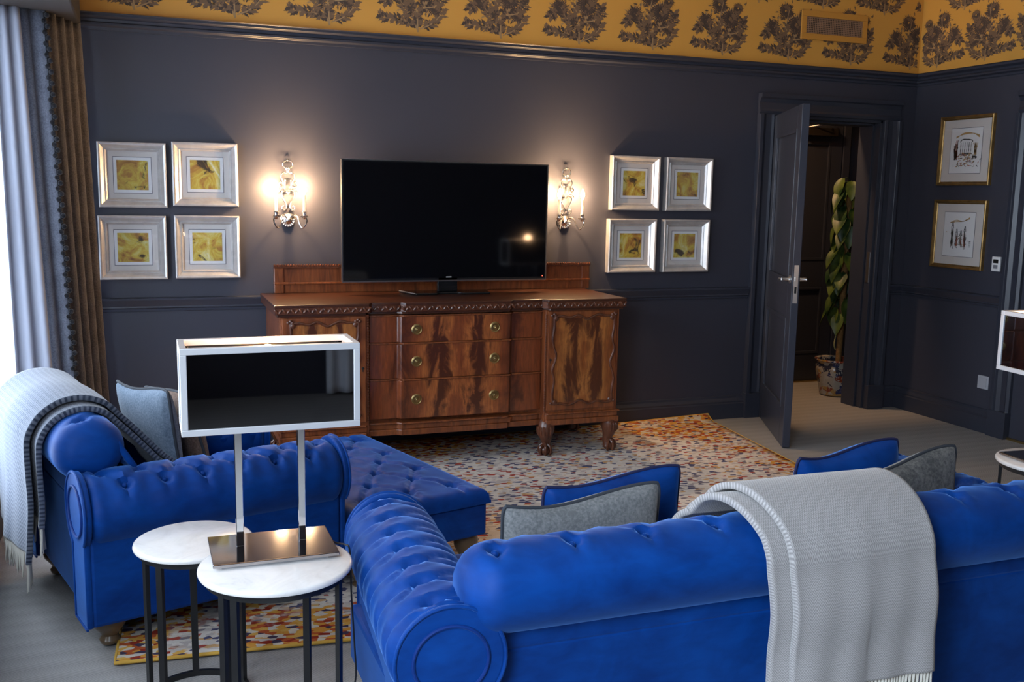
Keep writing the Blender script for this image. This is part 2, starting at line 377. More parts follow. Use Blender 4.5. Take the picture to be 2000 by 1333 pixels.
# printed thistle sprays of the frieze paper: flat leaf polygons on the paper
rnd = random.Random(3)
def leafpoly(x, z, a, L, W):
    ca, sa = math.cos(a), math.sin(a); pts = [(0, 0), (.25, .32), (.42, .22), (.55, .5), (.7, .2), (1, 0), (.7, -.2), (.55, -.5), (.42, -.22), (.25, -.32)]
    return [(x+(p*L)*ca-(q*W)*sa, z+(p*L)*sa+(q*W)*ca) for p, q in pts]
def motif():
    out = []   # (poly, material)
    def ribbon(pts, w0, w1, m_):
        P = smoothpath([(x, 0, z) for x, z in pts], 6)
        for i in range(len(P)-1):
            d = P[i+1]-P[i]; n_ = Vector((-d.z, 0, d.x)).normalized(); a = w0+(w1-w0)*i/len(P); c = w0+(w1-w0)*(i+1)/len(P)
            out.append(([(P[i].x+n_.x*a, P[i].z+n_.z*a), (P[i].x-n_.x*a, P[i].z-n_.z*a), (P[i+1].x-n_.x*c, P[i+1].z-n_.z*c), (P[i+1].x+n_.x*c, P[i+1].z+n_.z*c)], m_))
        return P
    stems = [[(.03, 0), (.0, .08), (-.05, .15), (-.10, .24)], [(.03, 0), (.03, .10), (.08, .20), (.12, .30)], [(.03, 0), (.02, .14), (.0, .26), (.02, .38)],
             [(.02, .03), (-.06, .07), (-.14, .07), (-.19, .09)], [(.04, .02), (.10, .05), (.15, .10), (.17, .15)], [(.0, .12), (-.06, .2), (-.13, .2), (-.16, .17)], [(.06, .15), (.13, .17), (.17, .22), (.17, .27)]]
    for st in stems:
        P = smoothpath([(x, 0, z) for x, z in st], 9)
        for i, p in enumerate(P):
            if i < 3: continue
            d = (P[min(i+1, len(P)-1)]-P[i-1]); a0 = math.atan2(d.z, d.x)
            for sgn in (1, -1):
                if rnd.random() < .92:
                    out.append((leafpoly(p.x+rnd.uniform(-.008, .008), p.z+rnd.uniform(-.008, .008), a0+sgn*rnd.uniform(.5, 1.3), rnd.uniform(.028, .055), rnd.uniform(.018, .028)), rnd.choice([2, 2, 3, 3, 3])))
        ribbon(st, .0042, .0016, 4)
    for (hx, hz, R) in ((-.105, .235, .062), (.075, .26, .085), (.125, .16, .055), (-.01, .355, .065), (.13, .34, .045), (-.02, .16, .045)):
        for ring, (r0, r1, m_) in enumerate(((0, 1.0, 2), (0, .72, 3), (0, .45, 2))):
            n_ = 26
            for k in range(n_):
                a = 2*PI*k/n_+ring*.1; rr = R*r1*rnd.uniform(.85, 1.1)
                out.append((leafpoly(hx+math.cos(a)*R*.25*r1, hz+math.sin(a)*R*.25*r1*1.1, a, rr*.78, R*.16), m_))
    for _ in range(130):
        x = rnd.gauss(.015, .075); z = rnd.gauss(.20, .085)
        if z < .03 or abs(x) > .19: continue
        x -= .06*(.12-z)/.12 if z < .12 else 0; out.append((leafpoly(x, z, rnd.uniform(0, 2*PI), rnd.uniform(.02, .04), .014), rnd.choice([2, 3, 4])))
    return out
MOT = motif()
def paper(mb, wall, cs, z0, lo, hi):
    for c in cs:
        for k, (poly, m_) in enumerate(MOT):
            e = .0006+.0011*(k % 40)/40
            q = [(c+x*1.02, z0+z*.90) for x, z in poly]
            if min(p[0] for p in q) < lo or max(p[0] for p in q) > hi: continue
            P = [(u, -e, z) for u, z in q] if wall == 'b' else [(XR-e, u, z) for u, z in q]
            mb.add(P, [tuple(range(len(P)))], m_)
paper(b, 'b', [1.0+.515*k for k in range(-2, 9)], 2.445, XL, XR-.01)
paper(b, 'b', [1.0+.515*(k+.5) for k in range(-2, 9)], 2.80, XL, XR-.01)
wb = struct(b.build('wall_back', [M_wall, M_ochre, M_leafd, M_leafm, M_leafl]))
b = MB(); b.box(XR, XR+.2, YB, 0, 0, RZ-.03); b.box(XR, XR+.2, YB, 0, RZ-.03, ZC, 1)
paper(b, 'r', [-.20-.42*k for k in range(0, 6)], 2.445, -2.6, -.01)
paper(b, 'r', [-.41-.42*k for k in range(0, 6)], 2.80, -2.6, -.01)
struct(b.build('wall_right', [M_wall, M_ochre, M_leafd, M_leafm, M_leafl]))
b = MB()
WIN = [(-2.25, -.30), (-6.70, -4.50), (-4.10, -2.70)]; WZ0, WZ1 = .35, 2.35  # last opening is an added window, there for its light on arm and tables
ys = [YB, WIN[1][0], WIN[1][1], WIN[2][0], WIN[2][1], WIN[0][0], WIN[0][1], 0]
for k in (0, 2, 4, 6): b.box(XL-.2, XL, ys[k], ys[k+1], 0, ZC)
for a, c in WIN: b.box(XL-.2, XL, a, c, 0, WZ0); b.box(XL-.2, XL, a, c, WZ1, ZC)
struct(b.build('wall_left', M_wall))
struct(MB().box(XL-.2, XR+.2, YB-.2, YB, 0, ZC).build('wall_rear', M_wall))
M_wframe = simple('window_white_paint', (.7, .7, .7), .4)
for i, (a, c) in enumerate(WIN):
    b = MB(); x0, x1 = XL-.16, XL-.11
    b.box(x0, x1, a, a+.06, WZ0, WZ1); b.box(x0, x1, c-.06, c, WZ0, WZ1); b.box(x0, x1, a, c, WZ0, WZ0+.07); b.box(x0, x1, a, c, WZ1-.06, WZ1)
    b.box(x0, x1, (a+c)/2-.025, (a+c)/2+.025, WZ0, WZ1); b.box(x0, x1, a, c, 1.33, 1.37)
    wo = struct(b.build('window_%d' % (i+1), M_wframe, bevel=.006))
    MB().box(XL-.138, XL-.134, a+.05, c-.05, WZ0+.06, WZ1-.05).build('window_pane', M_glass, wo)
# picture rail, dado and baseboards as moulded profiles
RAILP = [(0, -.085), (.012, -.085), (.014, -.070), (.030, -.062), (.030, -.050), (.018, -.044), (.022, -.030), (.042, -.018), (.042, -.004), (.05, 0), (0, 0)]
DADOP = [(0, -.075), (.012, -.073), (.012, -.058), (.022, -.054), (.020, -.045), (.030, -.020), (.034, -.010), (.034, 0), (0, .004)]
BASEP = [(0, 0), (.030, 0), (.030, .105), (.022, .112), (.024, .122), (.012, .142), (.010, .156), (0, .160)]
def mould(name, prof, z, runs):
    b = MB()
    for (wall, a, c) in runs:
        if wall == 'b': b.prism([(-d, z+h) for d, h in prof], a, c, 'x')
        else: b.prism([(XR-d, z+h) for d, h in prof], a, c, 'y')
    return struct(b.build(name, M_trim, bevel=.0015))
# prism axis 'x' takes (y, z); axis 'y' takes (x, z)
mould('trim_1', RAILP, RZ, [('b', XL, XR), ('r', YB, 0)])['label'] = 'picture rail below the patterned frieze'
mould('trim_2', DADOP, .915, [('b', XL, 3.895), ('b', 5.08, XR), ('r', -.925, 0), ('r', YB, -2.1)])['label'] = 'dado rail around the dark walls'
mould('baseboard_back', BASEP, 0, [('b', XL, 3.895), ('b', 5.08, XR)])
mould('baseboard_right', BASEP, 0, [('r', -.925, 0), ('r', YB, -2.1)])
def architrave(name, wall, o0, o1, ztop, wd=.135):
    # moulded frame with plinth blocks round an opening
    pr = [(0, 0), (0, .022), (.02, .030), (.035, .022), (.075, .018), (.10, .030), (.108, .045), (wd, .045), (wd, 0)]   # (from opening outward, proud of wall)
    b = MB()
    for s, o in ((-1, o0), (1, o1)):
        if wall == 'b': b.prism([(o+s*a, -d) for a, d in pr], .17, ztop+.0, 'z')
        else: b.prism([(XR-d, o+s*a) for a, d in pr], .17, ztop, 'z')
        lo, hi = (o-.003, o+s*(wd+.006)) if s > 0 else (o-(wd+.006), o+.003)
        if wall == 'b': b.box(min(lo, hi), max(lo, hi), -.05, 0, 0, .175)
        else: b.box(XR-.05, XR, min(lo, hi), max(lo, hi), 0, .175)
    if wall == 'b':
        b.prism([(-d, ztop+a) for a, d in pr], o0-wd, o1+wd, 'x')
    else:
        b.prism([(XR-d, ztop+a) for a, d in pr], o0-wd, o1+wd, 'y')
    return struct(b.build(name, M_trim, bevel=.002))
architrave('trim_3', 'b', DX0, DX1, DZ)['label'] = 'moulded frame of the open doorway'
architrave('trim_4', 'r', -1.96, -1.06, DZ)['label'] = 'door frame at the right edge of the photo'
# jamb lining
b = MB(); b.box(DX0-.002, DX0+.02, .0, .22, 0, DZ); b.box(DX1-.02, DX1+.002, .0, .22, 0, DZ); b.box(DX0, DX1, .0, .22, DZ-.02, DZ+.002)
b.box(DX1-.035, DX1-.02, .06, .20, 0, DZ-.02); b.box(DX0+.02, DX0+.035, .06, .20, 0, DZ-.02); b.box(DX0+.02, DX1-.02, .06, .2, DZ-.035, DZ-.02)
jl = struct(b.build('trim_5', M_trim, bevel=.002)); jl['label'] = 'jamb lining of the open doorway'
part_label(MB().box(DX1-.024, DX1-.0195, .012, .04, .93, 1.15).build('strike_plate', M_silver, jl), 'steel strike plate')
# door leaf: local x from hinge to free edge
def leaf(name, W, H, T, parent_loc, rz, handle=True):
    b = MB(); z0 = .008
    st = .115; rails = [(z0, .24), (.80, 1.02), (H-.135, H)]
    b.box(0, st, -T/2, T/2, z0, H); b.box(W-st, W, -T/2, T/2, z0, H)
    for a, c in rails: b.box(st, W-st, -T/2, T/2, a, c)
    pans = [(rails[0][1], rails[1][0]), (rails[1][1], rails[2][0])]
    for a, c in pans:
        b.box(st, W-st, -.008, .008, a, c)
        for s in (1, -1):
            y0, y1 = (.008, T/2+.004) if s > 0 else (-T/2-.004, -.008)
            m_ = .022
            b.box(st, st+m_, y0, y1, a, c); b.box(W-st-m_, W-st, y0, y1, a, c); b.box(st+m_, W-st-m_, y0, y1, a, a+m_); b.box(st+m_, W-st-m_, y0, y1, c-m_, c)
    o = struct(b.build(name, M_trim, bevel=.003)); o.location = parent_loc; o.rotation_euler = (0, 0, rz)
    if handle:
        for s in (1, -1):
            h = MB(); m_ = Matrix.Rotation(PI/2, 4, 'X')
            h.lathe([(.026, 0), (.026, .006), (.012, .010), (.010, .045), (.012, .05)], (W-.062, s*T/2, 1.04), 20, mat=Matrix.Rotation(-s*PI/2, 4, 'X'))
            h.tube(smoothpath([(W-.062, s*(T/2+.045), 1.04), (W-.10, s*(T/2+.052), 1.04), (W-.14, s*(T/2+.048), 1.036), (W-.175, s*(T/2+.044), 1.028)], 5), [.010]*10+[.009]*3+[.008]*3, 10)
            part_label(h.build('door_handle', M_silver, o, smooth=True), 'satin metal lever handle')
        h = MB(); h.box(W, W+.002, -.013, .013, .90, 1.13); h.box(W+.002, W+.0025, -.006, .006, .96, 1.0, 1); h.box(W+.001, W+.010, -.006, .006, 1.035, 1.06)
        part_label(h.build('lock_plate', [M_silver, M_dark], o), 'steel lock plate on the door edge')
    for hz in (.25, 1.05, 1.85):
        part_label(MB().tube([(-.006, T/2+.002, hz-.045), (-.006, T/2+.002, hz+.045)], .007, 10).build('hinge', M_brass, o, smooth=True), 'brass hinge')
    return o
dx, dy = 3.660-4.050, -.846+.02
leaf('door_1', math.hypot(dx, dy), 2.075, .046, (4.050, -.022, 0), math.atan2(dy, dx))
# hall beyond the doorway
struct(MB().box(3.4, 6.2, 1.05, 1.25, -.05, 2.9).build('wall_hall', M_wall)); struct(MB().box(5.40, 6.2, .0, .2, 0, 2.9).build('wall_hall_front', M_wall))
b = MB(); b.box(3.4, 3.7, .2, 1.1, -.05, 2.9); b.box(5.75, 6.2, .2, 1.1, -.05, 2.9); struct(b.build('wall_hall_side', M_wall))
struct(MB().box(3.4, 6.2, .1, 1.25, 2.7, 2.9).build('ceiling_hall', M_ceil))
o = leaf('door_2', .92, 2.12, .04, (4.50, 1.025, 0), 0, False)
b = MB(); b.box(5.43, 5.50, 1.0, 1.05, 0, 2.16); b.box(4.35, 4.49, 1.0, 1.05, 0, 2.16); b.box(4.35, 5.50, 1.0, 1.05, 2.13, 2.22); struct(b.build('trim_6', M_trim, bevel=.006))['label'] = 'frame of the hall door'
b = MB(); b.box(3.7, 4.35, 1.02, 1.05, 0, .16); b.box(5.50, 5.75, 1.02, 1.05, 0, .16); struct(b.build('baseboard_hall', M_trim, bevel=.004))
struct(MB().box(4.49, 5.43, .98, 1.02, 0, .012).build('trim_7', M_brass))['label'] = 'brass threshold strip'
t = thing('door_closer', 'dark metal door closer box above the hall door', 'door closer', (5.19, 1.0, 2.06))
MB().box(-.17, .13, -.06, 0, -.03, .035).build('closer_body', simple('closer_bronze', (.05, .042, .036), .3, .6), t, bevel=.004)
MB().tube([(-.15, -.03, .035), (-.05, -.12, .06), (.10, -.03, .075)], .006, 8).build('closer_arm', M_silver, t)
t = thing('hall_downlight', 'small round ceiling downlight in the hall', 'ceiling light', (4.10, .42, 2.7))
MB().lathe([(.05, 0), (.05, -.012), (.038, -.012), (.038, -.004)], n=24).build('trim_ring', M_silver, t)
MB().lathe([(.036, -.004), (.034, -.008)], n=20).build('bulb', M_glow, t)
l = area('hall_light', (4.10, .42, 2.67), (0, 0, 0), .12, .12, 13, (1, .60, .30))
# right-hand door
o = leaf('door_3', .88, 2.07, .046, (XR+.03, -1.07, 0), -PI/2, False)
struct(MB().box(XR-.02, XR+.02, -1.96, -1.06, 0, .014).build('trim_8', M_brass))['label'] = 'brass threshold strip at the right door'

# ------------------------------------------------------------------ ceiling-level grille
t = thing('air_vent', 'ochre painted rectangular air grille set in the patterned frieze', 'vent', (4.475, 0, 2.688))
hw, hh = .272, .094
b = MB(); f_ = .040
b.box(-hw, hw, -.014, -.001, hh-f_, hh); b.box(-hw, hw, -.014, -.001, -hh, -hh+f_); b.box(-hw, -hw+f_, -.014, -.001, -hh+f_, hh-f_); b.box(hw-f_, hw, -.014, -.001, -hh+f_, hh-f_)
b.build('vent_frame', M_ventp, t, bevel=.003)
MB().box(-hw+f_, hw-f_, -.003, -.002, -hh+f_, hh-f_).build('vent_backing', M_dark, t)
b = MB()
for k in range(34):
    x = -hw+f_+(k+.5)*(2*(hw-f_))/34; b.box(x-.0018, x+.0018, -.011, -.004, -hh+f_, hh-f_)
for k in range(9):
    z = -hh+f_+(k+.5)*(2*(hh-f_))/9; b.box(-hw+f_, hw-f_, -.012, -.006, z-.0016, z+.0016)
b.build('vent_grid', M_ventb, t)

# ------------------------------------------------------------------ rug
FL, FR, BR, BL = Vector((-.13, -2.56, 0)), Vector((3.30, -2.86, 0)), Vector((3.60, -.045, 0)), Vector((.02, -.05, 0))
def rugp(u, v):
    p = FL*(1-u)*(1-v)+FR*u*(1-v)+BR*u*v+BL*(1-u)*v
    z = .012+.035*max(0, (v-.97)/.03)**1.5*max(0, (u-.7)/.3) if v > .97 else .012
    return (p.x, p.y, z)
t = thing('rug', 'distressed multicolour rug with yellow bound edge under the sofas and sideboard', 'rug')
nu, nv = 80, 60
MB().grid(lambda i, j: rugp(i/(nu-1), j/(nv-1)), nu, nv).build('rug_pile', M_rug, t, smooth=True, solid=.010)
edge = [rugp(k/60, 0) for k in range(61)]+[rugp(1, k/60) for k in range(1, 61)]+[rugp(1-k/60, 1) for k in range(1, 61)]+[rugp(0, 1-k/60) for k in range(1, 60)]
MB().tube(edge, .0065, 8, True).build('rug_binding', M_rugedge, t, smooth=True)

# ------------------------------------------------------------------ tufting
def segd(S, A, s0, a0, s1, a1):
    vx, vy = s1-s0, a1-a0; L2 = vx*vx+vy*vy
    tt = np.clip(((S-s0)*vx+(A-a0)*vy)/L2, 0, 1)
    return np.hypot(S-(s0+tt*vx), A-(a0+tt*vy))
def tuft(S, A, buttons, folds, depth=.024, fold=.009, wid=.019, seed=1):
    D = np.zeros_like(S)
    for k, (bs_, ba) in enumerate(buttons):
        d = np.hypot(S-bs_, A-ba); ph = np.arctan2(A-ba, S-bs_)
        D -= depth*np.exp(-(d/wid)**2)+.35*depth*np.exp(-(d/.05)**2)
        D += .0022*np.cos(9*ph+k)*np.exp(-((d-.03)/.022)**2)
    F = np.zeros_like(S)
    for q in folds:
        d = segd(S, A, *q); F = np.maximum(F, np.exp(-np.abs(d)/.009)*1.0); D -= 0
        D += .0035*np.exp(-((d-.025)/.02)**2)
    D -= fold*F
    return D
def roll(L, ry, rz, buttons, folds, ns=None, na=56, dome=.05, lo=0, hi=0, dep=.024, puff=None):
    """roll along +x, circle in y,z ; a=0 at top, positive towards -y(outer) ; returns MB"""
    ns = ns or int(L/.011)
    R = (ry+rz)/2
    # denser sampling at the domed ends
    sl = []
    for i in range(ns): sl.append(L*i/(ns-1))
    th = [2*PI*j/na for j in range(na)]
    S, T = np.meshgrid(np.array(sl), np.array(th), indexing='ij')
    A = np.where(T > PI, T-2*PI, T)*R
    D = tuft(S, A, buttons, folds, dep)
    if puff: D += .005*(1-2*np.abs(((S-puff[0])/puff[1]) % 1-.5)*2)*np.exp(-(A/.18)**2)
    e0 = np.clip(S/dome, 0, 1); e1 = np.clip((L-S)/dome, 0, 1)
    k = np.ones_like(S)
    if lo: k *= np.sqrt(np.clip(1-(1-e0)**2*.75, 0, 1))
    if hi: k *= np.sqrt(np.clip(1-(1-e1)**2*.75, 0, 1))
    RY = (ry+D)*k; RZ = (rz+D)*k
    Y = -np.sin(T)*RY; Z = np.cos(T)*RZ
    b = MB(); X = S
    b.grid(lambda i, j: (float(X[i, j]), float(Y[i, j]), float(Z[i, j])), ns, na, cv=True)
    b.f += [tuple(range(na)), tuple(range((ns-1)*na, ns*na))]; b.m += [0, 0]
    return b
def xform(b, m_):
    b.v = [tuple(m_ @ Vector(p)) for p in b.v]; return b
def keyhole(cx, cz, r, x0, x1, z0, n=28):
    pts = []
    a0 = -math.acos(max(-1, min(1, (x1-cx)/r))) if abs(x1-cx) < r else 0
    a1 = PI+math.acos(max(-1, min(1, (cx-x0)/r))) if abs(x0-cx) < r else PI
    for k in range(n+1):
        a = a0+(a1-a0)*k/n; pts.append((cx+r*math.cos(a), cz+r*math.sin(a)))
    pts += [(x0, z0), (x1, z0)]
    return pts
BUTTON = []
def button(t, p):
    if not BUTTON: BUTTON.append(MB().sphere((0, 0, 0), .010, 10, 6).build('button', M_velvet, t, smooth=True)); o = BUTTON[0]
    else: o = BUTTON[0].copy(); C.objects.link(o); o.parent = t
    o.location = p; return o
def chesterfield(name, label, cat, loc, rz, L, D, bz, zz, nb, nc, splay=0):
    t = thing(name, label, cat, loc, rz)
    AR, AZ, AC = .138, .122, .468        # arm roll half width, half height, centre height
    BRY, BRZ = .115, .108
    X0 = .045
    b = MB(); b.box(.07, L-.07, .075, D-.06, .095, .27); b.build('base', M_velvet, t, bevel=.012)
    # back: outer panel, tufted inner face
    b = MB(); b.box(.13, L-.13, .07, .13, .095, AC); b.box(.235, L-.235, .07, .13, AC-.02, bz-.02); b.build('outer_back', M_velvet, t, bevel=.015)
    nu, nv = max(60, int((L-.4)/.014)), 40
    xs = np.linspace(.2, L-.2, nu); ts = np.linspace(0, 1, nv); S, T = np.meshgrid(xs, ts, indexing='ij'); A = T*.34
    sp = (L-.4-.12)/(nb-1) if nb > 1 else .2
    bt, fo = [], []
    for r_ in range(3):
        for k in range(nb+(0 if r_ % 2 == 0 else -1)):
            bt.append((.26+sp*(k+(.5 if r_ % 2 else 0)), .07+.1*r_))
    for (s, a) in bt:
        for (s2, a2) in bt:
            if abs(a2-a-.1) < .01 and abs(abs(s2-s)-sp/2) < .01: fo.append((s, a, s2, a2))
    Dn = tuft(S, A, bt, fo, .028, .010)
    P = lambda i, j: (float(S[i, j]), float(.195+.10*T[i, j]+Dn[i, j]+.03*math.sin(PI*T[i, j])), float(bz+.02-(bz+.02-.36)*T[i, j]))
    MB().grid(P, nu, nv).build('inner_back', M_velvet, t, smooth=True, solid=.02)
    # back roll
    Lb = L-.36
    bt = []; fo = []
    n1 = max(3, round(Lb/.19)); s1 = (Lb-.16)/(n1-1)
    top = [(.08+s1*k, .018) for k in range(n1)]; inn = [(.08+s1*(k+.5), -.10) for k in range(n1-1)]
    bt = top+inn
    for (s, a) in top:
        for (s2, a2) in inn:
            if abs(s2-s) < s1*.6: fo.append((s, a, s2, a2))
        fo.append((s, a, s, .055))
    for (s, a) in inn: fo.append((s, a, s, -.25))
    r_ = roll(Lb, BRY, BRZ, bt, fo, dome=.08, lo=1, hi=1, dep=.026)
    xform(r_, Matrix.Translation((.18, .115, bz))).build('back_roll', M_velvet, t, smooth=True)
    for (s, a) in top:
        th = a/((BRY+BRZ)/2); q = .80
        button(t, (.18+s, .115-math.sin(th)*BRY*q, bz+math.cos(th)*BRZ*q))
    # arms
    La = D-.06
    for side in (0, 1):
        n1 = 7; s1 = (La-.14)/(n1-1)
        top = [(.07+s1*k, .028) for k in range(n1)]; out = [(.07+s1*(k+.5), .112) for k in range(n1-1)]; inn = [(.07+s1*(k+.5), -.10) for k in range(n1-1)]
        fo = []
        for (s, a) in top:
            for o_ in (inn,):
                for (s2, a2) in o_:
                    if abs(s2-s) < s1*.6: fo.append((s, a, s2, a2))
            fo.append((s, a, s, .30)) if side == 0 or True else None
        for (s, a) in inn: fo.append((s, a, s, -.3))
        if cat == 'armchair':
            top = [(.07+s1*k, .0) for k in range(n1)]; out = [(.07+s1*(k+.5), .085) for k in range(n1-1)]; fo = []
            for (s, a) in top:
                for (s2, a2) in out:
                    if abs(s2-s) < s1*.6: fo.append((s, a, s2, a2))
                fo.append((s, a, s, -.25))
            bts = top+out
            for (s, a) in out: fo.append((s, a, s, .14))
        else:
            bts = top; fo = []
            for k, (s, a) in enumerate(top): fo += [(s, a, s-.02, -.20), (s, a, s+.01, .16), (s+.01, .16, s-.005, .30), (s, a, s+.045, -.09), (s, a, s-.05, .09)]
        puff = (top[0][0], s1)
        r_ = roll(La, AR, AZ, bts, fo, dome=.05, hi=1, lo=1, dep=.026, puff=puff)
        # roll axis +x -> +y ; outer (-y) -> -x for left arm
        m_ = Matrix(((0, 1, 0, 0), (1, 0, 0, 0), (0, 0, 1, 0), (0, 0, 0, 1)))
        xform(r_, m_)
        if side: xform(r_, Matrix.Diagonal((-1, 1, 1, 1)))
        cx = AR if side == 0 else L-AR
        sh = Matrix.Rotation(-splay if side == 0 else splay, 4, 'Z')
        base_m = Matrix.Translation((cx, .045, AC)) @ sh
        xform(r_, base_m).build('arm_roll', M_velvet, t, smooth=True)
        for (s, a) in bts:
            th = a/AR; q = .80
            p = Vector((-math.sin(th)*AR*q*(1 if side == 0 else -1), s, math.cos(th)*AZ*q)); button(t, tuple(base_m @ p))
        b = MB(); s_ = 1 if side == 0 else -1
        m2 = Matrix.Translation((cx, .045, 0)) @ sh
        xs_ = sorted((-(AR-X0)*s_, .045*s_))
        b.box(xs_[0], xs_[1], .012, La-.02, .095, AC-.01, mat=m2); b.build('outer_arm', M_velvet, t, bevel=.012)
        # inner arm tufted face
        nu2, nv2 = 60, 26
        SS, TT = np.meshgrid(np.linspace(.16, La-.03, nu2), np.linspace(0, 1, nv2), indexing='ij')
        bt2 = [(.22+.13*k, .09) for k in range(5)]; fo2 = [(s, .09, s-.065, .0) for s, a in bt2]+[(s, .09, s+.065, .0) for s, a in bt2]+[(s, .09, s, .2) for s, a in bt2]
        Dn2 = tuft(SS, TT*.2, bt2, fo2, .025, .008)
        def PI_(i, j):
            x = .125-.02*TT[i, j]+Dn2[i, j]
            return tuple(m2 @ Vector((float(x)*s_, float(SS[i, j]), float(AC+.02-(AC+.02-.34)*TT[i, j]))))
        MB().grid(PI_, nu2, nv2).build('inner_arm', M_velvet, t, smooth=True, solid=.02)
        # scroll panels front and rear, with welts
        xa, xb = sorted(((X0-AR)*s_, .055*s_))
        for yy, th in ((-.004, .022), (La-.018, .022)):
            b = MB(); pts = keyhole(0, AC, .130, xa, xb, .095)
            b.prism(pts, yy, yy+th, 'y', mat=m2); o = b.build('scroll_panel', M_velvet, t, bevel=.008, seg=3)
            yo = yy-.002 if yy < .1 else yy+th+.002
            ring = [(m2 @ Vector((math.cos(a)*.088, yo, AC+math.sin(a)*.088*.95))) for a in [2*PI*k/40 for k in range(40)]]
            MB().tube(ring, .0045, 8, True).build('welt', M_pipe, o, smooth=True)
            w2 = [m2 @ Vector((x, yo+(.002 if yy < .1 else -.002), z)) for x, z in pts]
            MB().tube(w2, .0045, 8, False).build('welt', M_velvet, o, smooth=True)
    # seat cushions
    xa, xb = AR+.13, L-AR-.13
    for k in range(nc):
        c0 = xa+(xb-xa)*k/nc+.003; c1 = xa+(xb-xa)*(k+1)/nc-.003
        n_ = 24
        def cf(i, j, top):
            u, v = -1+2*i/(n_-1), -1+2*j/(n_-1)
            e = (1-abs(u)**6)*(1-abs(v)**6); z = .345+(.055*e**.4 if top else -.075*e**.3)
            return ((c0+c1)/2+u*(c1-c0)/2, .26+(D-.02-.26)*(v+1)/2, z)
        b = MB(); b.grid(lambda i, j: cf(i, j, True), n_, n_); b.grid(lambda i, j: cf(i, j, False), n_, n_); b.build('seat_cushion', M_velvet, t, smooth=True)
    for fx in (.14, L-.14):
        for fy in (.13, D-.10):
            MB().lathe([(.030, 0), (.034, .012), (.024, .026), (.034, .040), (.052, .062), (.056, .078), (.050, .092), (.040, .10)], (fx, fy, zz), 24).build('bun_foot', M_oak, t, smooth=True)
    return t
# sofa with its back to the camera
sofa = chesterfield('chesterfield_sofa', 'long royal blue velvet chesterfield sofa seen from behind, front right', 'sofa', (.485, -3.795, 0), 0, 2.29, .935, .600, 0, 11, 3, splay=.07)
# armchair on the left, turned
LC = 1.02; ca = -74*PI/180; X_ = Vector((math.cos(ca), math.sin(ca), 0)); Y_ = Vector((-math.sin(ca), math.cos(ca), 0))
corg = Vector((-.2, -2.5, 0))-X_*(LC-.045)-Y_*.05
chair = chesterfield('chesterfield_armchair', 'royal blue velvet chesterfield armchair on the left beside the curtain', 'armchair', (corg.x, corg.y, .012), ca, LC, .97, .640, 0, 4, 1)

# ------------------------------------------------------------------ ottoman
t = thing('ottoman', 'rectangular blue velvet ottoman with buttoned top between the sofas', 'ottoman', (0, 0, 0))
oa = 15*PI/180; uo = Vector((math.cos(oa), math.sin(oa), 0)); vo = Vector((-math.sin(oa), math.cos(oa), 0))
OW, OL = .62, 1.12
org = Vector((1.295, -2.115, 0))-uo*OW; t.location = org; t.rotation_euler = (0, 0, oa)
MB().box(.012, OW-.012, .012, OL-.012, .135, .275).build('ottoman_base', M_velvet, t, bevel=.012)
nu, nv = 80, 140
U, V = np.meshgrid(np.linspace(0, OW, nu), np.linspace(0, OL, nv), indexing='ij')
bt = []
for r_ in range(7):
    yy = .13+r_*(OL-.26)/6
    for k in range(3 if r_ % 2 == 0 else 2): bt.append((.11+(OW-.22)/2*(k+(.5 if r_ % 2 else 0)), yy))
fo = []
for (s, a) in bt:
    for (s2, a2) in bt:
        if 0 < a2-a < .16 and abs(s2-s) < .11:
            ms, ma = (s+s2)/2, (a+a2)/2+.012; fo.append((s, a, ms, ma)); fo.append((ms, ma, s2, a2))
for (s, a) in bt:
    if a < .16: fo.append((s, a, s, 0))
    if a > OL-.16: fo.append((s, a, s, OL))
Dz = tuft(U, V, bt, fo, .026, .007, .024)
eu = np.minimum(U, OW-U)/.045; ev = np.minimum(V, OL-V)/.045; ed = np.clip(np.minimum(eu, ev), 0, 1)
Zt = .285+.048*np.sqrt(1-(1-ed)**2)+Dz*ed+.008*np.sin(PI*U/OW)*np.sin(PI*V/OL)
b = MB(); b.grid(lambda i, j: (float(U[i, j]), float(V[i, j]), float(Zt[i, j])), nu, nv)
o_ = len(b.v); ring = [(i, 0) for i in range(nu)]+[(nu-1, j) for j in range(1, nv)]+[(i, nv-1) for i in range(nu-2, -1, -1)]+[(0, j) for j in range(nv-2, 0, -1)]
low = [(float(U[i, j]), float(V[i, j]), .272) for i, j in ring]; b.v += low; n_ = len(ring)
for k in range(n_):
    i, j = ring[k]; i2, j2 = ring[(k+1) % n_]; b.f.append((i*nv+j, i2*nv+j2, o_+(k+1) % n_, o_+k)); b.m.append(0)
b.f.append(tuple(range(o_, o_+n_))); b.m.append(0); b.uv = {}
b.build('tufted_top', M_velvet, t, smooth=True)
for (x, y) in ((.07, .08), (OW-.07, .08), (.07, OL-.08), (OW-.07, OL-.08)):
    MB().lathe([(.028, .012), (.034, .022), (.024, .036), (.036, .055), (.050, .085), (.052, .11), (.045, .136)], (x, y, 0), 20).build('bun_foot', M_oak, t, smooth=True)

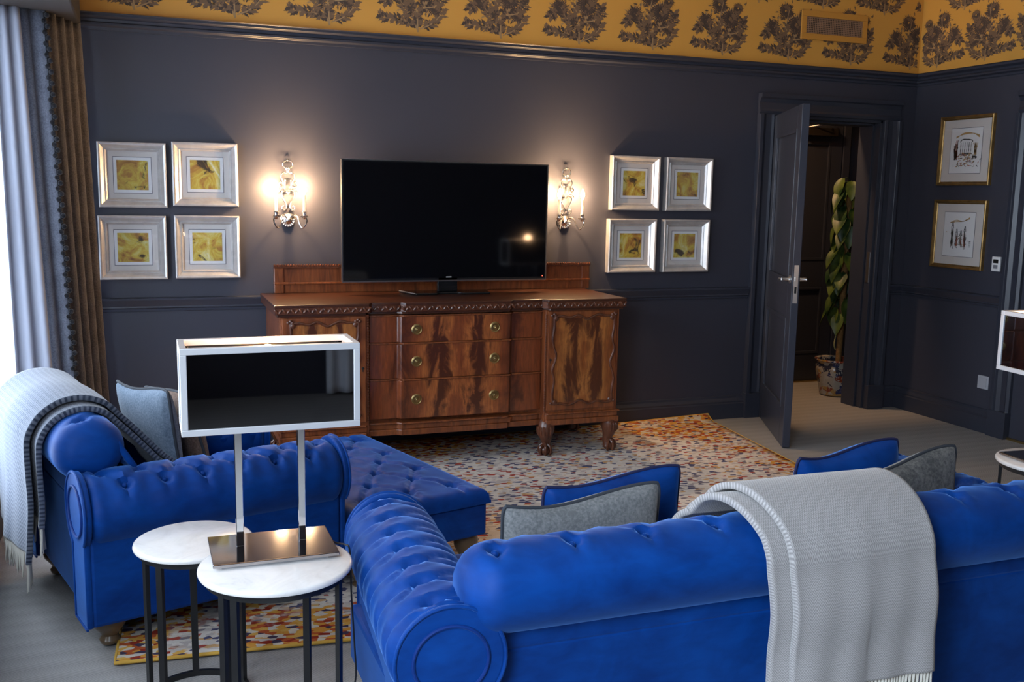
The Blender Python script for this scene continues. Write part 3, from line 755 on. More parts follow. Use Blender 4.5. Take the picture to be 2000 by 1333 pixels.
# ------------------------------------------------------------------ sideboard
SBY = -.645
def sprof(x):
    """front face y offset of the sideboard at x (plan)"""
    if x < 1.112 or x > 2.128: return 0.0
    if 1.288 <= x <= 1.925: return .010
    # concave flank between cabinet and centre
    if x < 1.5: u = (x-1.112)/(1.288-1.112)
    else: u = (2.128-x)/(2.128-1.925)
    return .046-.010*math.sin(PI*u)-(.010*u)
t = thing('sideboard', 'carved mahogany breakfront sideboard with brass ring pulls under the television', 'sideboard', (0, 0, 0))
x0, x1 = .645, 2.594
def front_slab(mb, xa, xb, z0, z1, out, n=40, back=.03, mi=0, bul=0):
    """solid whose front follows the plan profile"""
    n = max(2, n); P = []
    for k in range(n):
        x = xa+(xb-xa)*k/(n-1); P.append((x, SBY+sprof(x)-out))
    P += [(xb, SBY+sprof((xa+xb)/2)+back), (xa, SBY+sprof((xa+xb)/2)+back)]
    mb.prism(P, z0, z1, 'z', mi)
b = MB(); b.box(x0+.01, x1-.01, SBY+.06, -.03, .215, .865); b.box(x0, 1.112, SBY+.004, -.04, .215, .872); b.box(2.128, x1, SBY+.004, -.04, .215, .872)
b.box(1.1, 2.14, SBY+.055, SBY+.10, .215, .872)
b.build('carcass', M_mahog, t, bevel=.004)
b = MB()
def plan(ext, n=90):
    P = []
    for k in range(n+1):
        x = (x0-ext)+(x1-x0+2*ext)*k/n; P.append((x, SBY+sprof(min(max(x, x0), x1))-ext))
    return P+[(x1+ext, -.032), (x0-ext, -.032)]
b.prism(plan(.016), .870, .884, 'z'); b.prism(plan(.030), .919, .934, 'z')
b.build('sideboard_top', M_topw, t, bevel=.003)
b = MB(); b.prism(plan(.026), .884, .919, 'z')
# carved gadroon beads along the edge
for k in range(96):
    x = x0-.03+(x1-x0+.06)*(k+.5)/96; y = SBY+sprof(min(max(x, x0), x1))-.026
    m_ = Matrix.Translation((x, y, .902)) @ Matrix.Rotation(.7 if k % 2 else -.7, 4, 'Y')
    o = len(b.v); b.sphere((0, 0, 0), .012, 8, 5, (.6, .6, 1.5)); b.v[o:] = [tuple(m_ @ Vector(p)) for p in b.v[o:]]
for k in range(24):
    y = SBY-.02+(.60)*(k+.5)/24
    b.sphere((x1+.026, y, .902), .011, 8, 5, (.6, .6, 1.5))
b.build('carved_edge', M_carv, t, smooth=True)
b = MB(); b.prism(plan(.012), .200, .232, 'z'); b.prism(plan(.004), .232, .262, 'z'); b.prism(plan(.016), .262, .272, 'z'); b.build('lower_moulding', M_mahog, t, bevel=.004)
# drawers
kn_x = (1.376, 1.826)
for (z0, z1) in ((.712, .855), (.512, .703), (.290, .503)):
    b = MB(); front_slab(b, 1.120, 2.120, z0, z1, .0, 60, .06); d = b.build('drawer', M_flame, t, bevel=.004)
    b = MB(); front_slab(b, 1.112, 2.128, z1, z1+.008, .006, 60, .06); b.build('drawer_rail', M_mahog, t, bevel=.002)
    for kx in kn_x:
        k_ = MB(); zc = (z0+z1)/2; yk = SBY+.012
        R_ = Matrix.Rotation(PI/2, 4, 'X')
        k_.lathe([(.030, 0), (.030, .003), (.026, .006), (.014, .006), (.012, .010), (.006, .012)], (kx, yk, zc), 28, mat=R_)
        ring = [(kx+math.cos(a)*.024, yk-.008, zc+math.sin(a)*.024) for a in [2*PI*q/32 for q in range(32)]]
        k_.tube(ring, .0032, 8, True); k_.sphere((kx, yk-.013, zc), .006)
        part_label(k_.build('ring_pull', M_brass, d, smooth=True), 'round antique brass ring pull')
# cabinet doors with scrolled moulding
for (xa, xb, s, mp_) in ((.656, 1.094, 1, M_doorp[0]), (2.142, 2.574, -1, M_doorp[1])):
    b = MB(); b.box(xa, xb, SBY-.006, SBY+.02, .288, .862); d = b.build('cabinet_door', M_mahog, t, bevel=.003)
    m0 = .040; pa, pb, z0, z1 = (xa+.022 if s < 0 else xa+.03)+.012, xb-(.02 if s < 0 else .045), .325, .835
    part_label(MB().box(pa+.01, pb-.01, SBY-.0085, SBY+.0, z0+.01, z1-.01).build('door_panel', mp_, d), 'figured veneer door panel')
    def side(p, q, n_, ph):
        P, Q = Vector(p), Vector(q); dr = (Q-P); nr = Vector((-dr.y, dr.x)).normalized(); out = []
        for k in range(n_):
            u = k/n_; a = .010*math.sin(2*PI*3*u+ph)*math.sin(PI*u)+.012*(abs(u-.5) < .12)*math.cos(PI*(u-.5)/.24)
            out.append(P+dr*u+nr*a)
        return out
    cs = [(pa, z0), (pb, z0), (pb, z1), (pa, z1)]; pts = []
    for k in range(4): pts += side(cs[k], cs[(k+1) % 4], 36, 0)
    part_label(MB().tube([(p.x, SBY-.010, p.y) for p in pts], .0068, 8, True).build('scrolled_moulding', M_carv, d, smooth=True), 'dark carved wavy moulding')
    for (cx, cz) in cs:
        b = MB(); b.sphere((cx+(.012 if cx == pa else -.012), SBY-.012, cz+(.012 if cz == z0 else -.012)), .015, 10, 6, (1, .5, 1))
        for a in (0.4, 1.4, 2.7): b.sphere((cx+math.cos(a)*.012, SBY-.012, cz+math.sin(a)*.012), .009, 8, 5, (1, .6, 1))
        b.build('carved_corner', M_carv, d, smooth=True)
    kx = xb-.018 if s > 0 else xa+.018
    b = MB(); b.lathe([(.007, 0), (.007, .003), (.004, .004)], (kx, SBY-.006, .585), 14, mat=Matrix.Rotation(PI/2, 4, 'X')); b.box(kx-.002, kx+.002, SBY-.0095, SBY-.006, .566, .582)
    part_label(b.build('keyhole', M_dark, d), 'small keyhole')
    b = MB()
    for k in range(40):
        xx = (xb+.012) if s > 0 else (xa-.012); b.sphere((xx, SBY-.004, .29+k*.0142), .0055, 6, 4)
    b.build('rope_beading', M_carv, t, smooth=True)
# gallery
b = MB(); b.box(.700, 2.655, -.055, -.032, .934, 1.078); b.box(.692, .745, -.066, -.030, .934, 1.078); b.box(2.610, 2.662, -.066, -.030, .934, 1.078)
b.box(.690, 2.665, -.072, -.030, .985, .997); b.build('gallery', M_mahog, t, bevel=.003)
b = MB(); b.box(.690, 2.665, -.072, -.030, 1.078, 1.088)
for k in range(130): b.sphere((.695+(1.966)*k/129, -.068, 1.092), .0085, 6, 4, (.9, 1, 1))
b.build('gallery_rope_edge', M_carv, t, smooth=True)
# ball and claw cabriole legs
def cab_leg(mb, x, y, sx, sy):
    prof = [(.218, .045, 0), (.20, .050, .006), (.165, .052, .014), (.13, .042, .014), (.095, .030, .006), (.065, .024, -.002), (.045, .026, .004), (.03, .034, .010)]
    path = [(x+sx*o_, y+sy*o_, z) for z, r_, o_ in prof]; mb.tube(path, [r_ for z, r_, o_ in prof], 16)
    bx, by = x+sx*.014, y+sy*.014; mb.sphere((bx, by, .032), .032, 14, 10)
    for a in range(4):
        th = math.atan2(sy, sx)+(-1.5+a)*.95
        mb.tube(smoothpath([(bx+math.cos(th)*.012, by+math.sin(th)*.012, .075), (bx+math.cos(th)*.034, by+math.sin(th)*.034, .055), (bx+math.cos(th)*.038, by+math.sin(th)*.038, .028), (bx+math.cos(th)*.030, by+math.sin(th)*.030, .008)], 4), [.010]*5+[.008]*8, 8)
    for a in range(6):
        th = math.atan2(sy, sx)+(a-2.5)*.4
        mb.tube([(x+math.cos(th)*.030, y+math.sin(th)*.030, .212), (x+sx*.010+math.cos(th)*.050, y+sy*.010+math.sin(th)*.050, .180), (x+sx*.012+math.cos(th)*.048, y+sy*.012+math.sin(th)*.048, .145), (x+sx*.008+math.cos(th)*.036, y+sy*.008+math.sin(th)*.036, .115)], [.006, .009, .008, .003], 8)
for (x, y, sx, sy) in ((.69, -.605, -.7, -.7), (1.07, -.605, .7, -.7), (2.165, -.605, -.7, -.7), (2.555, -.605, .7, -.7), (.70, -.10, -.7, .5), (2.55, -.10, .7, .5)):
    b = MB(); cab_leg(b, x, y, sx, sy); b.v = [(p[0], p[1], p[2]*.93+.016) for p in b.v]; b.build('claw_foot', M_carv, t, smooth=True)

# ------------------------------------------------------------------ television
t = thing('television', 'large flat black television standing on the sideboard', 'television', (1.668, -.24, .935))
TW, z0, z1 = 1.242, .076, .762
b = MB(); b.box(-TW/2, TW/2, 0, .035, z0, z1); b.box(-TW/2+.15, TW/2-.15, .035, .06, z0+.05, z1-.2); b.build('housing', M_bezel, t, bevel=.003)
MB().box(-TW/2+.010, TW/2-.010, -.0015, .001, z0+.016, z1-.010).build('screen', M_screen, t)
b = MB(); e = .004
b.box(-TW/2-.001, -TW/2+e, -.002, .03, z0, z1); b.box(TW/2-e, TW/2+.001, -.002, .03, z0, z1); b.box(-TW/2, TW/2, -.002, .03, z1-e, z1+.001); b.box(-TW/2, TW/2, -.003, .03, z0-.004, z0+.004)
part_label(b.build('metal_edge', simple('thin_steel_edge', (.35, .35, .37), .3, 1), t), 'thin steel edge trim')
b = MB(); b.box(-.012, .022, -.0022, -.001, z0+.018, z0+.024); part_label(b.build('maker_mark', simple('grey_mark', (.45, .45, .47), .5), t), 'small pale mark under the screen')
_m = NT('standby_light'); _m.bs(Base_Color=(.6, .05, .03, 1), Emission_Color=(1, .08, .04, 1), Emission_Strength=1.5)
MB().sphere((TW/2-.024, -.002, z0+.022), .004, 8, 6).build('standby_light', _m.mat, t)
b = MB(); b.prism([(-.27, .09), (.27, .09), (.235, -.085), (.07, -.085), (.05, -.045), (-.06, -.045), (-.09, -.085), (-.215, -.085)], .000, .012, 'z'); b.box(-.06, .06, .0, .03, .012, z0+.02)
st = b.build('stand', simple('gloss_black_stand', (.008, .008, .009), .12), t, bevel=.003)
part_label(MB().tube([(-.27, .09, .012), (-.215, -.077, .008), (-.09, -.077, .008), (-.06, -.037, .008), (.05, -.037, .008), (.07, -.077, .008), (.235, -.077, .008)], .0035, 8).build('stand_edge', M_silver, st), 'polished metal edge')

# ------------------------------------------------------------------ wall sconces
def sconce(lbl, x):
    t = thing('wall_sconce', lbl, 'wall light', (x, 0, 1.305), 0, 'silver candle sconces beside the television')
    fr = MB(); Y = -.022
    def sym(pts, r, n=7):
        for s in (1, -1):
            P = smoothpath([(s*a, y, z) for a, y, z in pts], n); fr.tube(P, r, 8)
            fr.sphere(tuple(P[0]), r*1.7, 8, 6); fr.sphere(tuple(P[-1]), r*1.7, 8, 6)
    sym([(.006, Y, .372-.035), (.016, Y, .340), (.027, Y, .352), (.024, Y, .368), (.010, Y, .378), (0, Y, .380)], .0042)
    sym([(.008, Y, .332), (.004, Y, .318), (.010, Y, .308), (.022, Y, .312), (.034, Y, .302), (.038, Y, .285), (.028, Y, .265), (.026, Y, .248), (.034, Y, .236), (.046, Y, .238), (.050, Y, .250), (.043, Y, .256)], .0042)
    sym([(.016, Y, .268), (.018, Y, .24), (.022, Y, .218), (.040, Y, .222)], .003)
    sym([(.006, Y, .200), (.012, Y, .208), (.022, Y, .206), (.034, Y, .200), (.036, Y, .182), (.026, Y, .160), (.014, Y, .140), (.010, Y, .118), (.020, Y, .100), (.034, Y, .104), (.036, Y, .118), (.028, Y, .122)], .0045)
    sym([(.032, Y, .205), (.045, Y, .212), (.052, Y, .205)], .003)
    fr.tube([(0, Y, .19), (0, Y, .20)], .004, 8)
    fr.tube([(0, -.004, .12), (0, Y, .12)], .006, 8)
    fr.build('scrollwork', M_nickel, t, smooth=True)
    bp = MB(); bp.lathe([(.040, -.002), (.040, .006), (.034, .012), (.022, .016), (.014, .026), (.004, .032)], (0, 0, .046), 24, mat=Matrix.Rotation(PI/2, 4, 'X'))
    for k in range(9):
        a = PI+PI*k/8; bp.sphere((math.cos(a)*.034, -.012, .046+math.sin(a)*.036), .008, 8, 5)
    bp.build('back_plate', M_nickel, t, smooth=True)
    for s in (-1, 1):
        a = MB(); P = smoothpath([(s*.010, -.02, .058), (s*.028, -.035, .074), (s*.046, -.055, .060), (s*.056, -.075, .022), (s*.068, -.09, .002), (s*.084, -.10, .020), (s*.092, -.10, .050), (s*.078, -.10, .066)], 7)
        a.tube(P, .005, 8); a.lathe([(.006, .052), (.010, .060), (.026, .068), (.028, .073), (.012, .072), (.010, .080), (.015, .092), (.013, .097), (.009, .098)], (s*.078, -.10, 0), 20)
        arm = a.build('arm', M_nickel, t, smooth=True)
        part_label(MB().lathe([(.0085, .096), (.0085, .186), (.007, .190)], (s*.078, -.10, 0), 16).build('candle_tube', M_candle, arm, smooth=True), 'ivory candle sleeve')
        part_label(MB().lathe([(.006, .190), (.010, .200), (.0145, .213), (.0125, .228), (.006, .243), (.0012, .255)], (s*.078, -.10, 0), 16).build('candle_bulb', M_bulb, arm, smooth=True), 'glowing candle bulb')
        point('sconce_light', (x+s*.078, -.10, 1.305+.222), 66.0, WARM, .016)
    return t
sconce('silver scrolled two-candle sconce left of the television', .783)
sconce('silver scrolled two-candle sconce right of the television', 2.505)

# ------------------------------------------------------------------ square pictures
def picframe(mb, w, h, wd, dep, y0=0):
    """bevelled frame: rings of (inset, depth)"""
    rings = [(0, 0), (0, dep), (.006, dep+.003), (.014, dep), (wd*.72, dep*.52), (wd*.8, dep*.60), (wd, dep*.42), (wd, 0)]
    o = len(mb.v)
    for (i, d) in rings:
        for (sx, sz) in ((-1, -1), (1, -1), (1, 1), (-1, 1)): mb.v.append((sx*(w/2-i), -d, sz*(h/2-i)))
    for r_ in range(len(rings)-1):
        for k in range(4): mb.f.append((o+r_*4+k, o+r_*4+(k+1) % 4, o+(r_+1)*4+(k+1) % 4, o+(r_+1)*4+k)); mb.m.append(0)
SQ = [(-.040, 1.583, 'top left', 0, 'brown gold blot'), (.335, 1.594, 'top right', 1, 'pale diagonal cloud'),
      (-.050, 1.194, 'bottom left', 2, 'dull gold'), (.337, 1.197, 'bottom right', 3, 'pale round blot'),
      (2.985, 1.603, 'top left', 4, 'dark ochre'), (3.378, 1.603, 'top right', 5, 'soft olive'),
      (2.975, 1.202, 'bottom left', 6, 'amber flecks'), (3.375, 1.201, 'bottom right', 7, 'dark crescent')]
for i, (x, z, pos, seed, what) in enumerate(SQ):
    side = 'left of the television' if i < 4 else 'right of the television'
    t = thing('framed_picture', 'silver-framed print, %s of the four %s, %s' % (pos, side, what), 'picture', (x, 0, z), 0, 'square silver frames '+side)
    S = .345
    b = MB(); picframe(b, S, S, .046, .044); b.build('frame', M_sframe, t)
    MB().box(-S/2+.044, S/2-.044, -.010, -.006, -S/2+.044, S/2-.044).build('mount', M_mount, t)
    b = MB(); q = .098; b.box(-q, q, -.0115, -.010, -q, q); b.build('mount_line', M_mountline, t)
    q = .095; MB().box(-q, q, -.0125, -.0115, -q, q).build('paper', M_paper, t)
    q = .079; MB().box(-q, q, -.0135, -.0125, -q, q).build('print', art(seed+1), t)
    MB().box(-S/2+.045, S/2-.045, -.0175, -.0160, -S/2+.045, S/2-.045).build('glazing', M_glass, t)
# ------------------------------------------------------------------ upright pictures on the right wall (local x runs along the wall towards the camera)
def stroke(mb, pts, w_, mi, y=-.0095):
    P = smoothpath([(a, 0, c) for a, c in pts], 5)
    for i in range(len(P)-1):
        d = P[i+1]-P[i]
        if d.length < 1e-6: continue
        n_ = Vector((-d.z, 0, d.x)).normalized()*w_*(.6+.5*math.sin(i*1.7)**2)
        mb.add([(P[i].x-n_.x, y, P[i].z-n_.z), (P[i].x+n_.x, y, P[i].z+n_.z), (P[i+1].x+n_.x, y, P[i+1].z+n_.z), (P[i+1].x-n_.x, y, P[i+1].z-n_.z)], [(0, 1, 2, 3)], mi)
def upright(z, lbl, kind):
    t = thing('framed_sketch', lbl, 'picture', (XR, -.505, z), -PI/2, 'gilt framed sketches on the right wall')
    W_, H_ = .46, .465; b = MB(); picframe(b, W_, H_, .026, .024); b.build('frame', M_gold, t)
    MB().box(-W_/2+.024, W_/2-.024, -.007, -.003, -H_/2+.024, H_/2-.024).build('mount', M_mount, t)
    px, pz = .135, .150
    MB().box(-px-.003, px+.003, -.008, -.007, -pz-.003, pz+.003).build('mount_line', M_mountline, t)
    b = MB(); b.box(-px, px, -.009, -.008, -pz, pz)
    r_ = random.Random(5+kind)
    if kind == 0:
        for k in range(4): stroke(b, [(-.09, .085+k*.003), (-.02, .118-k*.003), (.06, .112), (.11, .098-k*.004)], .0028, 2, -.0092-.0001*k)
        for k in range(6): stroke(b, [(-.045+k*.018, -.02), (-.045+k*.018, .055)], .0028, [1, 4][k % 2], -.0096)
        stroke(b, [(-.052, .056), (-.03, .075), (.045, .070), (.055, .056)], .004, 1, -.0097); stroke(b, [(-.05, -.022), (.055, -.022)], .004, 1, -.0097)
        for k in range(90):
            x_, z_ = r_.gauss(.0, .045), r_.uniform(-.11, -.02); a = r_.uniform(0, PI); l_ = .014
            stroke(b, [(x_, z_), (x_+l_*math.cos(a)*1.4, z_+l_*math.sin(a))], r_.uniform(.0015, .0035), r_.choice([1, 1, 2, 2, 3, 4]), -.0094-.00002*k)
        for k in range(22): stroke(b, [(-.085+r_.gauss(0, .008), -.06), (-.085+r_.gauss(0, .012), .05+r_.uniform(-.05, .03))], .003, r_.choice([1, 3]), -.0096)
        for k in range(12): stroke(b, [(.085+r_.gauss(0, .006), -.03), (.08+r_.gauss(0, .01), .05)], .002, 2, -.0096)
        stroke(b, [(.06, -.045), (.085, -.04), (.10, -.05)], .009, 1, -.0113)
    else:
        for k in range(3): stroke(b, [(-.09, .075), (-.03, .085+k*.006), (.03, .09), (.09, .118-k*.005)], .002, 2, -.0092)
        for c_, h_ in ((-.055, .055), (-.015, .01), (.022, .0), (.055, .03)):
            for k in range(12): stroke(b, [(c_+r_.gauss(0, .008), -.095+r_.uniform(0, .03)), (c_+r_.gauss(0, .006), h_-r_.uniform(0, .05))], .0024, r_.choice([1, 1, 4, 3]), -.0094-.0001*k)
            stroke(b, [(c_-.008, h_-.01), (c_, h_+.028), (c_+.008, h_-.01)], .003, 1, -.0108)
        for k in range(40):
            x_, z_ = r_.gauss(0, .045), r_.uniform(-.10, .02); stroke(b, [(x_, z_), (x_+.012, z_+r_.uniform(-.008, .008))], .0022, r_.choice([1, 2, 4]), -.0098)
        for k in range(6): stroke(b, [(.095, -.08+k*.007), (.112, -.08+k*.007)], .0018, 4, -.0095)
    b.build('print', [M_paper, M_inkd, M_inkb, M_inkr, M_inkg], t)
    MB().box(-W_/2+.025, W_/2-.025, -.0130, -.0122, -H_/2+.025, H_/2-.025).build('glazing', M_glass, t)
upright(1.866, 'upper gilt-framed sketch of a columned building on the right wall', 0)
upright(1.303, 'lower gilt-framed sketch of a turreted building on the right wall', 1)

# ------------------------------------------------------------------ wall controls
t = thing('thermostat', 'white upright wall thermostat beside the lower sketch', 'thermostat', (XR, -.845, 1.125), -PI/2)
MB().box(-.034, .034, -.014, 0, -.048, .048).build('cover', M_white, t, bevel=.004)
MB().box(-.020, .020, -.0155, -.014, .006, .030).build('display', M_black, t)
MB().box(-.017, .017, -.015, -.014, -.030, -.006).build('keypad', M_greyp, t)
t = thing('light_switch', 'black square rotary switch right of the white thermostat', 'switch', (XR, -.930+.012, 1.10), -PI/2)
MB().box(-.032, .032, -.008, 0, -.036, .036).build('plate', M_black, t, bevel=.003)
MB().lathe([(.014, .008), (.014, .014), (.011, .016)], n=18, mat=Matrix.Rotation(PI/2, 4, 'X')).build('dial', simple('dial_grey', (.08, .08, .09), .4), t, smooth=True)
t = thing('wall_plate', 'pale square blank plate low on the right wall', 'wall plate', (XR, -.822, .333), -PI/2)
MB().box(-.045, .045, -.009, 0, -.045, .045).build('plate', simple('pale_plate', (.42, .42, .46), .4), t, bevel=.004)
MB().box(-.030, .030, -.0115, -.009, -.030, .030).build('rocker', simple('pale_rocker', (.40, .40, .44), .35), t, bevel=.002)

# ------------------------------------------------------------------ cushions
def cushion(name, label, mat, pipe, size, th, M_, wave=.0, sag=.02, grp=None, seed=0):
    t = thing(name, label, 'cushion', (0, 0, 0), 0, grp); n = 30; w_, h_ = size
    def edge(u, v):
        c = (abs(u)*abs(v))**6
        x = u*w_/2*(1-.05*(1-abs(v)**2)-.06*c); z = v*h_/2*(1-.05*(1-abs(u)**2)-.06*c)
        if v > 0: z += v*(wave*math.sin(u*2.6+seed)-sag*(1-u*u))
        return x, z
    def f(sgn):
        def g(i, j):
            u, v = -1+2*i/(n-1), -1+2*j/(n-1); x, z = edge(u, v)
            e = max(0, (1-u*u)*(1-v*v))**.42
            return tuple(M_ @ Vector((x, sgn*th/2*e+.015*math.sin(u*2+seed)*v, z)))
        return g
    b = MB(); b.grid(f(1), n, n); b.grid(f(-1), n, n); b.build('cover', mat, t, smooth=True, angle=180)
    ring = []
    for k in range(n): ring.append((-1+2*k/n, -1))
    for k in range(n): ring.append((1, -1+2*k/n))
    for k in range(n): ring.append((1-2*k/n, 1))
    for k in range(n): ring.append((-1, 1-2*k/n))
    P = []
    for u, v in ring:
        x, z = edge(u, v); P.append(M_ @ Vector((x, .015*math.sin(u*2+seed)*v, z)))
    MB().tube(P, .0055, 8, True).build('piping', pipe, t, smooth=True)
    return t
def place(x, y, z, rz, lean, roll_=0): return Matrix.Translation((x, y, z)) @ Matrix.Rotation(rz, 4, 'Z') @ Matrix.Rotation(lean, 4, 'X') @ Matrix.Rotation(roll_, 4, 'Y')
M_pipeg = simple('dark_grey_piping', (.03, .035, .045), .8)
M_pipeb = simple('navy_piping', (.006, .010, .06), .7)
g = 'cushions against the sofa back'
cushion('cushion', 'grey felted cushion with dark piping, nearer of the left pair on the long sofa', M_gcush, M_pipeg, (.50, .29), .13, place(1.135, -3.33, .556, -.02, .12, -.01), .012, .018, g, 0)
cushion('cushion', 'blue velvet cushion behind the grey one, left pair on the long sofa', M_velvet, M_pipeb, (.49, .29), .14, place(1.325, -3.135, .541, .02, .12, -.01), .012, .018, g, .3)
cushion('cushion', 'blue velvet cushion tilted up at one corner, right pair on the long sofa', M_velvet, M_pipeb, (.46, .30), .14, place(2.20, -3.14, .560, .05, .10, -.01), .016, .022, g, .4)
cushion('cushion', 'charcoal cushion with raised right corner beside the grey throw', M_gcush2, M_pipeg, (.46, .30), .12, place(2.30, -3.30, .560, .04, .10, -.04), .018, .022, g, .2)
def chairM(s_, d_, z, rz, lean, roll_=0):
    p = corg+X_*s_+Y_*d_; return place(p.x, p.y, z, ca+rz, lean, roll_)
cushion('cushion', 'pale blue-grey cushion upright on the left armchair under the throw', M_denim, M_pipeg, (.42, .36), .12, chairM(.42, .425, .612, .12, .20, .0), .01, .012, 'cushions on the armchair', 0)
cushion('cushion', 'taupe cushion half hidden behind the lamp on the left armchair', M_taupe, M_pipeg, (.40, .33), .12, chairM(.34, .550, .585, .10, .26, .0), .01, .012, 'cushions on the armchair', 1)

# ------------------------------------------------------------------ throws
def throw(name, label, mat, T, prof, s0, s1, off, ends, skew=0, fr_len=.07, fr_n=40, wav=.006, seedv=0, layer2=None, front_fr=False, bulge=.0, flare=0.0):
    """prof: list of (y,z) in furniture space from seat side over the roll to the rear hem; swept along local x"""
    t = thing(name, label, 'throw blanket')
    def sheet(s0, s1, off, cut, nm, skew=skew):
        P = smoothpath([(0, a, c) for a, c in prof], 12); P = P[cut[0]:len(P)-cut[1]]
        # arc length
        arc = [0]
        for i in range(1, len(P)): arc.append(arc[-1]+(P[i]-P[i-1]).length)
        n1 = 46; n2 = len(P)
        def g(i, j):
            u = i/(n1-1); p = P[j]; d = P[min(j+1, n2-1)]-P[max(j-1, 0)]; nn = Vector((0, d.z, -d.y)).normalized()
            a = arc[j]/arc[-1]
            x = s0+(s1-s0)*u-flare*(1-u)*max(0, .55-a)+skew*(a-.5)+.010*math.sin(a*7+seedv)*(.4 if u > .5 else 1)
            h = max(0, a-.45)/.55; h2 = max(0, .25-a)/.25
            o = off+bulge*math.exp(-((a-.33)/.16)**2)+wav*math.sin(u*9+a*3+seedv)*(.2+h)+.004*math.sin(u*23+a*5)*h
            return tuple(T @ Vector((x, p.y+nn.y*o, p.z+nn.z*o)))
        b = MB(); b.grid(g, n1, n2, uvf=lambda i, j: (i/(n1-1)*(s1-s0), arc[j]))
        o = b.build(nm, mat, t, smooth=True, solid=.018, angle=180)
        f_ = MB(); rr = random.Random(3)
        nf = max(4, int((s1-s0)*fr_n/.4))
        for k in range(nf):
            u = (k+.5)/nf*(n1-1); i = min(int(u), n1-2); fr = u-i
            A = Vector(g(i, n2-1)).lerp(Vector(g(i+1, n2-1)), fr)
            dx_, dy_ = rr.uniform(-.006, .006), rr.uniform(-.005, .005); L = fr_len*rr.uniform(.88, 1.08)
            f_.tube([A+Vector((0, 0, .004)), A+Vector((dx_*.3, dy_*.3, -L*.35)), A+Vector((dx_, dy_, -L*.7)), A+Vector((dx_*1.6, dy_, -L))], [.0042, .0036, .0032, .002], 6)
        part_label(stuff(f_.build('fringe', M_fringe, o, smooth=True)), 'cream twisted fringe')
    sheet(s0, s1, off, ends, 'upper_fold')
    if layer2: sheet(*layer2[:2], layer2[2], layer2[3], 'lower_fold', layer2[4] if len(layer2) > 4 else skew)
    return t
def backprof(cz, yr, ry, rz, inner, rear_z, rear_y):
    c = .115; P = list(inner)
    for a in (-62, -35, -8, 18, 44, 70, 92): 
        th = math.radians(a); P.append((c-math.sin(th)*(ry+.006), cz+math.cos(th)*(rz+.006)))
    P += [(rear_y, cz-.10), (rear_y+.004, cz-.2), (rear_y, (cz-.2+rear_z)/2), (rear_y-.006, rear_z)]
    return P
Tc = Matrix.Translation(corg) @ Matrix.Rotation(ca, 4, 'Z')
pc = backprof(.640, 0, .115, .108, [(.44, .47), (.37, .53), (.29, .62)], .235, -.004)
throw('throw_blanket', 'blue-grey chevron wool throw with cream fringe over the left armchair back', M_throwb, Tc, pc, .02, .625, .044, (0, 0), .0, .10, 40, .012, 1, (.08, .69, .019, (2, 17), .02), bulge=.004)
Ts = Matrix.Translation((.485, -3.795, 0))
ps = backprof(.600, 0, .115, .108, [(.38, .50), (.33, .56), (.27, .63)], .292, -.022)
throw('throw_blanket', 'pale grey wool throw with cream fringe over the long sofa back', M_throwg, Ts, ps, .985, 1.425, .046, (0, 0), .0, .085, 40, .004, 2, (.935, 1.40, .022, (0, 1), .0), bulge=.022, flare=.22)

# ------------------------------------------------------------------ side tables
def side_table(label, x, y, H, R, legs, grp):
    t = thing('side_table', label, 'side table', (x, y, 0), 0, grp)
    part_label(MB().lathe([(R-.010, H-.018), (R-.002, H-.015), (R, H-.009), (R-.002, H-.003), (R-.008, H)], n=72).build('tabletop', M_marble, t, smooth=True, angle=50), 'white marble top')
    b = MB(); pr = [(R-.030, H-.036), (R-.018, H-.036), (R-.018, H-.019), (R-.030, H-.019)]
    n = 64
    b.grid(lambda i, j: (pr[j][0]*math.cos(2*PI*i/n), pr[j][0]*math.sin(2*PI*i/n), pr[j][1]), n, 4, True, True); b.build('top_ring', M_black, t)
    b = MB(); b.grid(lambda i, j: (pr[j][0]*math.cos(2*PI*i/n), pr[j][0]*math.sin(2*PI*i/n), pr[j][1]-H+.036), n, 4, True, True); b.build('base_ring', M_black, t)
    for a in legs:
        a = math.radians(a); c, s = math.cos(a), math.sin(a); r0 = R-.024
        m_ = Matrix.Translation((c*r0, s*r0, 0)) @ Matrix.Rotation(a, 4, 'Z')
        MB().box(-.006, .006, -.010, .010, .001, H-.019, mat=m_).build('leg', M_black, t)
    return t
side_table('round white marble side table with black legs under the near lamp', .300, -3.225, .545, .200, (228, 215, 133, 55, -33), 'nesting side tables')
side_table('lower round marble side table tucked against the left armchair', .110, -2.845, .500, .170, (228, 203, 20, 90, -60), 'nesting side tables')
side_table('round marble side table beyond the sofa at the right edge', 3.245, -3.06, .545, .200, (228, 133, 48, -33), 'nesting side tables')

